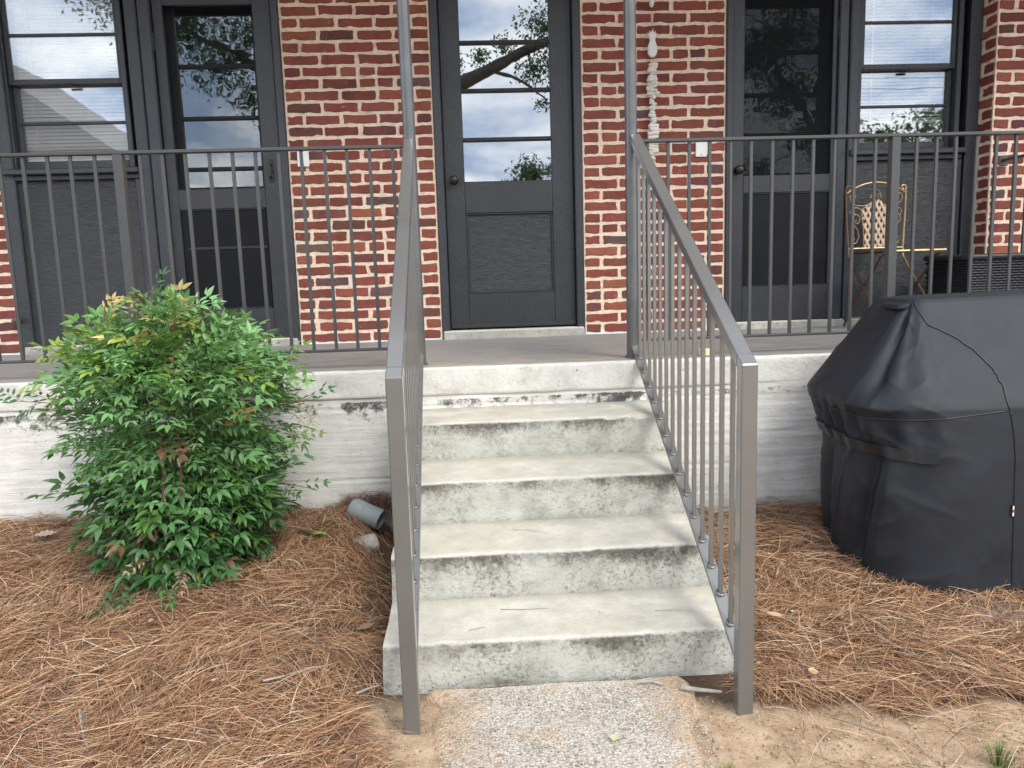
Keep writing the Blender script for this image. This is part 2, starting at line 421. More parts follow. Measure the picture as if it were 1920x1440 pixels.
t.set(col, .72, 0, t.bump(t.math('ADD', t.math('MULTIPLY', g, .8), t.math('ADD', f, t.math('MULTIPLY', fine, .3))), .5, .007), .35)
M_FOUND = t.m
# porch floor paint
t = NT('worn_grey_floor_paint'); p = t.n('ShaderNodeNewGeometry').outputs; pos = p['Position']; nz = t.xyz(p['Normal'])[2]; px = t.xyz(pos)
mp = t.n('ShaderNodeMapping'); mp.inputs['Scale'].default_value = (1, 3, 1); t.put(mp.inputs['Vector'], pos)
f = t.noise(mp.outputs[0], 5, 6, .65, .4); fine = t.noise(pos, 70, 4)
col = t.mix(t.mrange(f, .35, .7), (.235, .228, .218), (.33, .318, .30))
stair = t.math('MULTIPLY', t.mrange(t.math('ABSOLUTE', t.math('SUBTRACT', px[0], .25)), .75, .45), t.mrange(t.math('ADD', px[1], t.math('MULTIPLY', f, .5)), -.70, -1.15), True)
col = t.mix(t.math('MULTIPLY', stair, t.ramp(t.noise(mp.outputs[0], 9, 6, .7), [(.4, 0.0), (.6, 1.0)])), col, (.42, .37, .29))
edge = t.mrange(t.math('ADD', px[1], t.math('MULTIPLY', t.noise(pos, 14, 5), .05)), -1.425, -1.448)
col = t.mix(edge, col, (.64, .61, .53))
side = t.mix(t.mrange(t.noise(pos, 10, 5), .3, .7), (.56, .55, .505), (.70, .69, .64))
pin = t.ramp(t.noise(pos, 60, 5, .75), [(.60, 0.0), (.68, .7)]); side = t.mix(pin, side, (.2, .19, .17)); side = t.mix(t.ramp(t.noise(pos, 7, 6, .72), [(.5, 0.0), (.72, .55)]), side, (.34, .33, .29))
col = t.mix(t.mrange(nz, .5, .8), side, col)
col = t.mix(t.ramp(t.noise(pos, 60, 2, .5), [(.71, 0.0), (.74, .8)]), col, (.07, .06, .05))
t.set(col, .55, 0, t.bump(t.math('ADD', f, t.math('MULTIPLY', fine, .5)), .6, .009), .4)
M_FLOOR = t.m
# exposed aggregate path
t = NT('exposed_aggregate'); pos = t.n('ShaderNodeNewGeometry').outputs['Position']
v = t.vor(pos, 130, 'F1', 'Color'); vd = t.vor(pos, 130); g = t.xyz(v)[0]
col = t.ramp(g, [(0, (.40, .35, .30)), (.25, (.57, .52, .46)), (.5, (.64, .56, .46)), (.75, (.55, .50, .45)), (1, (.74, .68, .60))])
col = t.mix(t.mrange(vd, .35, .75), col, (.44, .39, .32))
sandy = t.ramp(t.noise(pos, 6, 6, .7), [(.54, 0.0), (.68, .8)])
ex = t.math('ABSOLUTE', t.math('SUBTRACT', t.xyz(pos)[0], .245))
ex = t.mrange(t.math('ADD', ex, t.math('MULTIPLY', t.noise(pos, 11, 6, .7), .34)), .36, .50)
sandy = t.math('MAXIMUM', sandy, ex)
col = t.mix(sandy, col, t.ramp(t.noise(pos, 60, 5, .7), [(.3, (.34, .23, .15)), (.6, (.54, .40, .27))]))
t.set(col, .9, 0, t.bump(t.math('SUBTRACT', t.math('MULTIPLY', t.noise(pos, 40, 4), .5), vd), .8, .006), .2)
M_PATH = t.m
# ground: brown earth, sand by the path
t = NT('sandy_earth'); pos = t.n('ShaderNodeNewGeometry').outputs['Position']
f = t.noise(pos, 12, 7, .7); fine = t.noise(pos, 90, 5, .7)
sand = t.ramp(f, [(.28, (.27, .18, .11)), (.5, (.47, .335, .215)), (.72, (.60, .45, .31))])
sand = t.mix(t.ramp(fine, [(.3, .6), (.46, 0.0)]), sand, (.25, .16, .10))
sand = t.mix(t.ramp(t.noise(pos, 35, 4, .7), [(.62, 0.0), (.7, .7)]), sand, (.70, .58, .42))
earth = t.ramp(fine, [(.3, (.05, .033, .022)), (.6, (.115, .075, .05)), (.8, (.20, .14, .10))])
a = t.attr('tint'); sx = t.xyz(a)
col = t.mix(sx[0], earth, sand)
col = t.mix(sx[1], col, t.ramp(fine, [(.35, (.22, .18, .15)), (.7, (.48, .43, .38))]))
t.set(col, .95, 0, t.bump(t.math('ADD', f, t.math('MULTIPLY', fine, .6)), .9, .012), .15)
M_GROUND = t.m
# pine needles / generic tinted matter
def tinted(name, rough=.7, spec=.3, trans=0, objcol=False, coat=0):
    t = NT(name)
    c = t.n('ShaderNodeObjectInfo').outputs['Color'] if objcol else t.attr('tint')
    pos = t.n('ShaderNodeNewGeometry').outputs['Position']
    f = t.noise(pos, 45, 3)
    col = t.mix(t.mrange(f, .3, .7), t.mix(.0, c, c), t.mix(.22, c, (.02, .02, .01)))
    t.set(col, rough, 0, None, spec)
    if trans:
        tr = t.n('ShaderNodeBsdfTranslucent'); t.put(tr.inputs[0], t.mix(.35, c, (.35, .5, .08)))
        mx = t.n('ShaderNodeMixShader'); mx.inputs[0].default_value = trans
        t.put(mx.inputs[1], t.b.outputs[0]); t.put(mx.inputs[2], tr.outputs[0]); t.put(t.out.inputs[0], mx.outputs[0])
    return t.m
M_NEEDLE = tinted('pine_needle', .6, .35)
M_LEAF = tinted('nandina_leaf', .42, .5, .22, True)
M_LEAFM = tinted('nandina_leaf_mass', .42, .5, .22)
M_TREELEAF = tinted('tree_leaf', .5, .4, .2)
M_LITTER = tinted('dry_leaf', .75, .2, .08)
M_LITTER_O = tinted('dry_leaf_single', .75, .2, .08, True)
M_STEM = simple('brown_cane', (.12, .062, .04), .8, 0, .3, 80, .4)
M_BARK = simple('grey_bark', (.075, .062, .052), .9, 0, .4, 12, .8, .02)
M_TWIG = simple('weathered_twig', (.36, .33, .29), .85, 0, .25, 60, .5)
M_TWIGB = simple('brown_twig', (.20, .12, .075), .85, 0, .25, 60, .5)
M_DRIFT = simple('bleached_driftwood', (.66, .63, .575), .8, 0, .16, 60, .4)
M_PINE = simple('white_carved_wood', (.74, .73, .70), .7, 0, .08, 50, .4)
M_PVC = simple('grey_pvc', (.26, .29, .295), .42, 0, .12, 14, .08)
M_PVCW = simple('dirty_white_pipe', (.50, .47, .42), .6, 0, .35, 30, .2)
M_BLACKIN = simple('dark_pipe_inside', (.012, .011, .010), .9)
M_GOLD = simple('brushed_gold_iron', (.36, .25, .125), .42, .7, .25, 30, .2)
M_BROWN = simple('dark_brown_iron', (.13, .07, .045), .5, .5, .3, 30, .2)  # darker brown iron for the seat, rear stretcher and most legs
M_LATT = simple('copper_lattice', (.58, .43, .30), .42, .5, .18, 40, .2)
M_WICKER = simple('black_wicker', (.020, .021, .024), .42, 0, .2, 50, .2)
M_OFFCUT = simple('pale_pine_offcut', (.66, .55, .36), .7)
M_ROOF = simple('white_painted_soffit', (.55, .55, .53), .7)
M_RED = simple('red_glaze', (.50, .03, .02), .3)
M_TERRA = simple('terracotta', (.42, .20, .12), .8)
# grill cover fabric
t = NT('black_cover_fabric'); pos = t.n('ShaderNodeNewGeometry').outputs['Position']
f = t.noise(pos, 7, 4); w = t.noise(pos, 420, 2)
col = t.mix(t.mrange(f, .3, .7), (.0085, .0105, .0150), (.014, .017, .023))
dust = t.ramp(t.noise(pos, 48, 6, .75), [(.70, 0.0), (.80, .5)])
col = t.mix(dust, col, (.20, .20, .20))
spot = t.n('ShaderNodeVectorMath', operation='DISTANCE'); t.put(spot.inputs[0], pos); spot.inputs[1].default_value = (1.555, -2.06, .855)
col = t.mix(t.ramp(t.math('ADD', spot.outputs['Value'], t.math('MULTIPLY', t.noise(pos, 90, 2), .012)), [(.014, 1.0), (.018, 0.0)]), col, (.75, .75, .73))
t.set(col, t.mrange(f, .3, .7, .58, .68), 0, t.bump(t.math('ADD', t.math('MULTIPLY', w, .5), t.noise(pos, 16, 4, .5, .2)), .22, .006), .45)
M_COVER = t.m

H = .825                                             # porch floor level
# ------------------------------------------------------------------ ground
NOS_Y = [-1.4814, -1.7775, -2.0816, -2.3691, -2.6483]
NOS_Z = [H, .6386, .4813, .3157, .1531]
def gh(x, y):
    x = np.asarray(x, float); y = np.asarray(y, float)
    t = sstep(-2.95, -1.40, y)
    hl = .005 + .205 * t; hr = .0 + .115 * t
    left = 1 - sstep(-.55, -.22, x); right = sstep(.70, .95, x)
    far = sstep(-2.62, -2.95, y)
    h = hl * left + hr * right
    h = h + .012 * fbm(x * 5, y * 5, 0, 4, 5)
    out = sstep(-3.6, -6, y); h = h * (1 - out)
    return h - .004
def sandmask(x, y):
    n = .10 * fbm(x * 7, y * 7, 0, 4, 21)
    rightline = -2.745 - .19 * np.clip((x - .72), 0, 3)
    r = sstep(-.03, .05, rightline - y + n) * (x > .3)
    l = sstep(-.05, .05, (x + .36 - .9 * np.clip(y + 2.78, -2, 1) * -.55) + n) * (y < -2.5) * (x <= .3) * sstep(-2.60, -2.78, y + n)
    return np.clip(r + l, 0, 1)
xs = np.unique(np.concatenate([np.linspace(-260, -4, 26), np.linspace(-4, -2.2, 40), np.arange(-2.2, 2.6, .016), np.linspace(2.6, 5, 40), np.linspace(5, 260, 26)]))
ys = np.unique(np.concatenate([np.linspace(-260, -6, 26), np.linspace(-6, -3.6, 40), np.arange(-3.6, -1.40, .016), np.linspace(-1.40, 8, 20), np.linspace(9, 200, 12)]))
X, Y = np.meshgrid(xs, ys, indexing='ij'); Z = gh(X, Y)
sm = sandmask(X, Y)
Z = Z + sm * (.010 * fbm(X * 16, Y * 16, 0, 4, 9) + .006 * np.clip(vnoise(X * 30 + Y * 6, Y * 60, 0, 4), 0, 1) * (vnoise(X * 4, Y * 4, 0, 3) > .1))
bare = np.exp(-(((X - 1.75) / .28) ** 2 + ((Y + 2.42) / .13) ** 2)) + .5 * np.exp(-(((X + .5) / .2) ** 2 + ((Y + 2.40) / .13) ** 2))
colr = np.zeros((X.size, 3)); colr[:, 0] = np.clip(sm + (Y < -3.3) * .6 * sstep(-3.3, -4, Y), 0, 1).ravel(); colr[:, 1] = np.clip(bare * 1.2, 0, 1).ravel()
nu, nv = X.shape; I = np.arange(nu * nv).reshape(nu, nv)
F = np.stack([I[:-1, :-1], I[1:, :-1], I[1:, 1:], I[:-1, 1:]], -1).reshape(-1, 4)
g = fast_mesh('ground', np.stack([X, Y, Z], -1).reshape(-1, 3), F, M_GROUND, colors=colr, kind='structure', smooth=True)
tag(g, 'brown earth yard with pale sand beside the walk')

# path: an irregular slab of exposed aggregate
px_ = np.linspace(-.22, .70, 60); py_ = np.linspace(-6.0, -2.655, 160)
PX, PY = np.meshgrid(np.linspace(0, 1, 60), py_, indexing='ij')
lx = -.13 + .035 * fbm(py_ * 6, 3.1, 0, 4, 31); lx = lx - .05 * sstep(-2.72, -2.68, py_); lx = np.where(py_ < -3.0, lx * .9 + .01, lx)
rx = .63 + .05 * fbm(py_ * 5, 8.2, 0, 4, 32) - .05 * sstep(-2.75, -3.0, py_)
XX = lx[None, :] * (1 - PX) + rx[None, :] * PX
ZZ = .012 + .005 * fbm(XX * 9, PY * 9, 0, 4, 33) + .002 * fbm(XX * 60, PY * 60, 0, 2, 34)
edge = np.minimum(PX, 1 - PX); ZZ = ZZ - .03 * (1 - sstep(0, .05, edge))
mb = MB().grid(np.stack([XX, PY, ZZ], -1)); o = mb.build('path', M_PATH, None, (0.25, -3, 0), True); tag(o, 'rough pebbly concrete walk leading up to the steps', kind='structure')

# ------------------------------------------------------------------ porch
porch = thing('porch', (0.3, -1.48, 0), 'raised concrete porch with grey floor and white painted front wall', 'porch')
X0, X1 = -4.2, 4.8
# slab with a rounded, uneven front edge
nx = 420; xa = np.linspace(X0, X1, nx)
prof = [(.02, H)] + [(y, H) for y in np.linspace(-.1, -1.40, 10)]
prof += [(-1.468, H - .0006), (-1.4775, H - .0025), (-1.4812, H - .007), (-1.482, H - .013)] + [(-1.482, z) for z in np.linspace(H - .03, .715, 7)] + [(-1.481, .706), (-1.477, .702), (-1.44, .701)]
P = np.zeros((nx, len(prof), 3))
for j, (y, z) in enumerate(prof):
    e = sstep(-1.35, -1.47, y)
    P[:, j, 0] = xa; P[:, j, 1] = y + e * .004 * fbm(xa * 7, z * 20, 0, 4, 41); P[:, j, 2] = z + e * .003 * fbm(xa * 5, y * 9, 3, 4, 42) * (z < H - .005) + .0015 * fbm(xa * 3, y * 3, 1, 2, 44)
MB().grid(P).build('floor_slab', M_FLOOR, porch, None, True)
zs = np.linspace(-.12, .71, 110)
XX, ZZ = np.meshgrid(xa, zs, indexing='ij')
dep = .004 * fbm(XX * 6, ZZ * 10, 0, 5, 51) + .0022 * fbm(XX * 3, ZZ * 60, 0, 3, 52)
for gz, gd in ((.345, .006), (.43, .003), (.655, .005), (.22, .004)):
    dep += gd * np.exp(-((ZZ - gz - .006 * fbm(XX * 2, gz * 30, 0, 3, 53)) / .004) ** 2) * sstep(-.3, .2, fbm(XX * 1.3, gz * 17, 0, 2, 55))
dep -= .010 * sstep(.64, .70, ZZ) * np.clip(fbm(XX * 2, ZZ * 3, 0, 2, 58) + .3, 0, 1)
MB().grid(np.stack([XX, -1.473 + dep, ZZ], -1)).build('foundation_wall', M_FOUND, porch, None, True)
# roof over the porch (above the frame; seen only mirrored in the glass)
rf = MB().box(X0, X1, -1.445, 0.1, 3.45, 3.52).build('ceiling', M_ROOF, porch)
MB().box(X0, X1, -1.42, -1.30, 3.375, 3.449, .01).build('roof_beam', M_ROOF, porch)
MB().box(X0, X1, -1.475, -1.446, 3.40, 3.53, .004).build('fascia', M_ROOF, porch)

# ------------------------------------------------------------------ stairs
stairs = thing('concrete_stairs', (.26, -2.07, 0), 'four weathered concrete steps stained with black mildew', 'stairs')
SX0, SX1 = -.268, .792
for i in range(1, 5):
    yn, zn = NOS_Y[i], NOS_Z[i]; zb = (NOS_Z[i + 1] - .03) if i < 4 else -.14
    yb = NOS_Y[i - 1] + .03
    top = [(y, zn + .004 * (y - yn) / .3 + .004 * (1 - sstep(0, .05, abs(y - NOS_Y[i - 1])))) for y in np.linspace(yb, yn + .035, 16)]
    r = .016
    rnd = [(yn + r - r * math.sin(a), zn - r + r * math.cos(a)) for a in np.linspace(0, math.pi / 2, 7)]
    low = [(yn + .010 * (zn - z) / .16, z) for z in np.linspace(zn - r - .008, zb, 20)]
    prof = top + rnd + low
    nx = 150; u = np.linspace(0, 1, nx)
    P = np.zeros((nx, len(prof), 3))
    for j, (y, z) in enumerate(prof):
        front = sstep(yn + .05, yn, y)
        wx0 = SX0 + .006 * fbm(y * 9, z * 9, i * 3.3, 3, 61) - .010 * sstep(.25, 0, z); wx1 = SX1 + .006 * fbm(y * 9, z * 9, i * 5.1, 3, 62)
        xx = wx0 + (wx1 - wx0) * u
        n = fbm(xx * 6, z * 14, i * 7.7 + y * 5, 4, 63); chip = np.clip(fbm(xx * 22, z * 30, i * 2.2, 3, 64) - .28, 0, 1)
        near = np.exp(-((z - zn) / .02) ** 2) * front
        P[:, j, 0] = xx; P[:, j, 1] = y + front * (.0045 * n + .022 * chip * near + .003 * chip)
        P[:, j, 2] = z + (1 - front) * .0025 * fbm(xx * 5, y * 8, i, 3, 66) - near * .016 * chip + .0025 * front * n
    if i == 4:   # broken toe at the bottom of the lowest riser
        zz = P[:, :, 2]; e = np.exp(-((P[:, :, 0] - .08) / .10) ** 2) * sstep(.05, .0, zz)
        P[:, :, 1] += e * (.010 + .012 * fbm(P[:, :, 0] * 30, zz * 30, 0, 3, 67))
    mb = MB().grid(P); nv = len(prof)
    # rounded side walls
    for side, k in ((0, 0), (1, nx - 1)):
        ring = [tuple(P[k, j]) for j in range(nv)]
        back = [(ring[-1][0], yb, zb)]
        poly = ring + back; o0 = len(mb.v); mb.v += poly; f = tuple(range(o0, o0 + len(poly))); mb.f.append(f if side else f[::-1])
    mb.build('step', M_STEP, stairs, (.26, yn, zn), 50)

# ------------------------------------------------------------------ house
house = thing('brick_house', (.3, 0, H), 'red brick building front with three charcoal doors and two windows', 'building')
# --- brick meshes
def brick_mesh(seed, w, h=.0492):
    rg = random.Random(seed); pts = []
    hw, hh = w / 2, h / 2; rc = rg.uniform(.003, .006)
    def edge(x0, z0, x1, z1, k):
        for i in range(k):
            t = i / (k - 1) if k > 1 else .5
            if 0 < i < k - 1: t += rg.uniform(-.3, .3) / k
            x = x0 + (x1 - x0) * t; z = z0 + (z1 - z0) * t
            nx, nz = (z1 - z0), -(x1 - x0); l = math.hypot(nx, nz); j = rg.gauss(0, .0016) - (.007 * rg.random() if rg.random() < .20 else 0)
            pts.append((x + nx / l * j, z + nz / l * j))
    k = max(4, int(w / .026))
    edge(-hw + rc, -hh, hw - rc, -hh, k); edge(hw, -hh + rc, hw, hh - rc, 3); edge(hw - rc, hh, -hw + rc, hh, k); edge(-hw, hh - rc, -hw, -hh + rc, 3)
    n = len(pts); mb = MB()
    ins = lambda p, d: (p[0] * (1 - d / hw), p[1] * (1 - d / hh))
    vs = [(x, .012, z) for x, z in pts] + [(x, -.0035, z) for x, z in pts]
    vs += [(*(lambda q: (q[0], -.0055 + rg.gauss(0, .0004), q[1]))(ins(p, .0022)),) for p in pts]
    fs = []
    for r_ in (0, 1):
        for i in range(n): fs.append((r_ * n + i, r_ * n + (i + 1) % n, (r_ + 1) * n + (i + 1) % n, (r_ + 1) * n + i))
    fs.append(tuple(2 * n + i for i in range(n)))
    mb.add(vs, fs); me = mb.mesh('brick', (0, 0, 0)); me.materials.append(M_BRICK); return me
BW, BP, CH = .1965, .2165, .0677
FULL = [brick_mesh(100 + i, BW) for i in range(18)]; HALF = [brick_mesh(200 + i, .0925) for i in range(10)]
def brick_color():
    r = random.random()
    if r < .60: c = (.232, .060, .044)
    elif r < .79: c = (.178, .050, .042)
    elif r < .92: c = (.285, .082, .051)
    elif r < .97: c = (.125, .047, .045)
    else: c = (.110, .070, .072)
    k = random.uniform(.84, 1.16); return (c[0] * k, c[1] * k * random.uniform(.9, 1.15), c[2] * k * random.uniform(.9, 1.15))
brick_rows = []          # (score, wall, mesh, loc, rotz, sx, color)
def lay(wall, xa, xb, y, z0, rows, phase, rotz=0, along='x', xfix=0, score=0):
    for k in range(rows):
        z = z0 + (k + .5) * CH
        x = xa; first = True
        segs = []
        if (k + phase) % 2: segs.append((BP / 2 - .0, 1))
        pos = xa + (BP / 2 if (k + phase) % 2 else 0)
        lst = [(xa, pos)] if (k + phase) % 2 else []
        while pos < xb - .03:
            e = pos + BP
            if e > xb - .03 and e < xb + .03: e = xb + (BP - BW) * 0
            lst.append((pos, min(e, xb))); pos = e
        out = []
        for a, b in lst:
            if b - a > BP * .9 and random.random() < .05:
                mid = (a + b) / 2; out += [(a, mid), (mid, b)]
            else: out.append((a, b))
        for a, b in out:
            L = b - a - (BP - BW)
            if L < .02: continue
            me = random.choice(FULL) if L > .14 else random.choice(HALF); base = BW if L > .14 else .0925
            cx = (a + b) / 2 + random.gauss(0, .0022)
            loc = (cx, y + random.gauss(0, .0008), z + random.gauss(0, .0012)) if along == 'x' else (xfix, cx, z + random.gauss(0, .0012))
            brick_rows.append([score(loc) if callable(score) else score, wall, me, loc, rotz, L / base, brick_color()])
def mortar_box(x0, x1, y0, y1, z0, z1, name='wall'):
    return MB().box(x0, x1, y0, y1, z0, z1).build(name, M_MORTAR, house)
ZT = 3.46
w0 = mortar_box(-4.0, -2.672, 0, .24, H - .05, ZT)
w1 = mortar_box(-1.022, -.158, 0, .24, H - .05, ZT)
w2 = mortar_box(.733, 1.610, 0, .24, H - .05, ZT)
w3 = mortar_box(3.192, 4.7, -.145, .24, H - .05, ZT)
top = mortar_box(-2.6719, 3.1919, .02, .24, 2.99, ZT)
NR = int((ZT - H) / CH)
sc_front = lambda l: (2 if l[2] < 2.88 else -1)
lay(w1, -1.022, -.158, 0, H + .003, NR, 0, score=sc_front)
lay(w2, .733, 1.610, 0, H + .003, NR, 1, score=sc_front)
lay(w3, 3.192, 4.7, -.145, H + .003, NR, 0, score=lambda l: (1 if l[2] < 2.88 and l[0] < 3.56 else -2))
lay(w3, -.145, 0.0, 0, H + .003, NR, 1, rotz=-math.pi / 2, along='y', xfix=3.192, score=lambda l: -1)
lay(w0, -4.0, -2.672, 0, H + .003, NR, 0, score=lambda l: (.5 if l[2] < 1.7 and l[0] > -2.82 else -2))
lay(top, -2.672, 3.19, .02, 2.995, 5, 0, score=-3)
brick_rows.sort(key=lambda r: -r[0])
mass = {}
for i, (s_, wall, me, loc, rz, sx, c) in enumerate(brick_rows):
    if i < 300 and s_ >= 0: inst(me, 'brick', wall, loc, (0, random.gauss(0, .006), rz), (sx, 1, random.uniform(.95, 1.04)), c)
    else: mass.setdefault(wall.name, []).append((me, loc, rz, sx, c))
# the bricks past the limit, joined per wall, tinted per brick
tb = NT('brick_clay_mass'); pos = tb.n('ShaderNodeNewGeometry').outputs['Position']; cc = tb.attr('tint')
f1 = tb.noise(pos, 55, 6, .6)
tb.set(tb.mix(tb.mrange(f1, .35, .75), cc, tb.mix(.5, cc, (.05, .03, .032))), .82, 0, tb.bump(tb.math('ADD', f1, tb.math('MULTIPLY', tb.noise(pos, 260, 3), .5)), .55, .003), .3)
for wname, lst in mass.items():
    mb = MB(); cols = []
    for me, loc, rz, sx, c in lst:
        cz, sz = math.cos(rz), math.sin(rz)
        vs = [(loc[0] + v.co.x * sx * cz - v.co.y * sz, loc[1] + v.co.x * sx * sz + v.co.y * cz, loc[2] + v.co.z) for v in me.vertices]
        mb.add(vs, [tuple(p.vertices) for p in me.polygons]); cols += [c] * len(vs)
    o = mb.build('brickwork', tb.m, bpy.data.objects[wname]); o['kind'] = 'stuff'
    a = o.data.color_attributes.new('tint', 'FLOAT_COLOR', 'POINT'); arr = np.ones((len(cols), 4), np.float32); arr[:, :3] = cols; a.data.foreach_set('color', arr.ravel())

# --- rooms behind the glass
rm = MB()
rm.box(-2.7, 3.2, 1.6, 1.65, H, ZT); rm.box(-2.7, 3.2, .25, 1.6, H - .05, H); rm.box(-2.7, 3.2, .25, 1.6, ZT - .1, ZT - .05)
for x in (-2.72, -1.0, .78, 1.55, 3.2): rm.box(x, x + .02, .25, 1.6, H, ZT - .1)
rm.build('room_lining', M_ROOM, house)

def part_box(name, m, x0, x1, y0, y1, z0, z1, b=.003, parent=None):
    return MB().box(x0, x1, y0, y1, z0, z1, b).build(name, m, parent or house)
# --- doors
def leaf(name, x0, x1, z0, z1, ya, yb, glass_r, lower_r, m, bev=.004):
    """stiles and rails round two openings, as one mesh"""
    gx0, gx1, gz0, gz1 = glass_r; lx0, lx1, lz0, lz1 = lower_r
    mb = MB()
    mb.box(x0, gx0, ya, yb, z0, z1, bev); mb.box(gx1, x1, ya, yb, z0, z1, bev)
    e = .0005
    mb.box(gx0 - e, gx1 + e, ya + .001, yb - .001, gz1, z1, bev * .6); mb.box(gx0 - e, gx1 + e, ya + .001, yb - .001, lz1, gz0, bev * .6); mb.box(gx0 - e, gx1 + e, ya + .001, yb - .001, z0, lz0, bev * .6)
    return mb.build(name, m, house)
def knob(door, x, z, y):
    MB().lathe([(.022, 0), (.022, .004), (.010, .008), (.010, .026), (.022, .033), (.028, .045), (.027, .056), (.018, .064), (.004, .067)], (0, 0, 0), 20, 'z')
    mb = MB(); prof = [(.024, 0), (.024, .004), (.010, .008), (.010, .024), (.021, .031), (.027, .042), (.0265, .052), (.018, .060), (.004, .063)]
    n = 20; vs = []
    for r_, h in prof:
        for j in range(n):
            a = 2 * math.pi * j / n; vs.append((x + r_ * math.cos(a), y - h, z + r_ * math.sin(a)))
    k = len(prof)
    mb.add(vs, [(i * n + j, i * n + (j + 1) % n, (i + 1) * n + (j + 1) % n, (i + 1) * n + j) for i in range(k - 1) for j in range(n)] + [tuple((k - 1) * n + j for j in range(n))])
    return mb.build('knob', M_KNOB, door, None, True)
def hinge(door, x, z, y, h=.10):
    mb = MB()
    for q in range(5): mb.tube([(x, y, z - h / 2 + q * h / 5 + .001), (x, y, z - h / 2 + (q + 1) * h / 5 - .001)], .0075, 10)
    mb.tube([(x, y, z + h / 2), (x, y, z + h / 2 + .008)], [.006, .004], 8)
    return mb.build('hinge', M_HINGE, door, None, 40)
def panes(door, gx0, gx1, edges, y, m, name='pane'):
    for a, b in zip(edges[:-1], edges[1:]):
        MB().box(gx0 - .004, gx1 + .004, y, y + .004, a + .002, b - .002).build(name, m, door)
def muntins(door, gx0, gx1, zs, y0, y1, h, m):
    for z in zs:
        mb = MB(); mb.box(gx0 - .001, gx1 + .001, y0 + .006, y1, z - h / 2, z + h / 2, .003); mb.box(gx0 - .001, gx1 + .001, y0, y0 + .0055, z - h / 4, z + h / 4, .002)
        mb.build('muntin', m, door)
# centre door
def jambs(x0, x1, w, y0, y1, z0, z1, m, name='door_frame'):
    mb = MB(); mb.box(x0, x0 + w, y0, y1, z0, z1, .006); mb.box(x1 - w, x1, y0, y1, z0, z1, .006); mb.box(x0 + w, x1 - w, y0 + .001, y1, z1 - w, z1, .004)
    mb.box(x0 + w - .0005, x0 + w + .012, y1 - .03, y1, z0, z1 - w); mb.box(x1 - w - .012, x1 - w + .0005, y1 - .03, y1, z0, z1 - w)
    return mb.build(name, m, house)
jambs(-.157, .732, .050, -.012, .12, H + .018, 2.992, M_FRAME)
mb = MB().box(-.15, .725, -.03, .14, H - .01, H + .052, .008); mb.build('threshold', M_STEP, house, (.3, 0, H + 1.2))
dz0, dz1 = .886, 2.935
d = leaf('door', -.104, .680, dz0, dz1, .030, .074, (.016, .548, 1.776, 2.855), (.016, .548, 1.10, 1.588), M_DOOR_V)
panes(d, .016, .548, [1.776, 2.022, 2.306, 2.58, 2.855], .050, M_GLASS_DOOR)
muntins(d, .016, .548, (2.022, 2.306, 2.58), .034, .062, .026, M_DOOR_H)
pn = MB().box(.012, .552, .048, .062, 1.096, 1.592); pn.build('panel', M_DOOR_H, d)
for a in ((.016, .548, 1.10, 1.110), (.016, .548, 1.578, 1.588), (.016, .026, 1.1105, 1.5775), (.538, .548, 1.1105, 1.5775)):
    MB().box(a[0], a[1], .036, .0475, a[2], a[3], .003).build('panel_moulding', M_DOOR_V, d)
knob(d, -.048, 1.783, .030)
for z in (1.13, 1.93, 2.74): hinge(d, .688, z, .024, .11)
mb = MB().box(-.10, .676, .020, .029, .890, .915, .003); mb.build('kick_strip', M_DOOR_V, d)

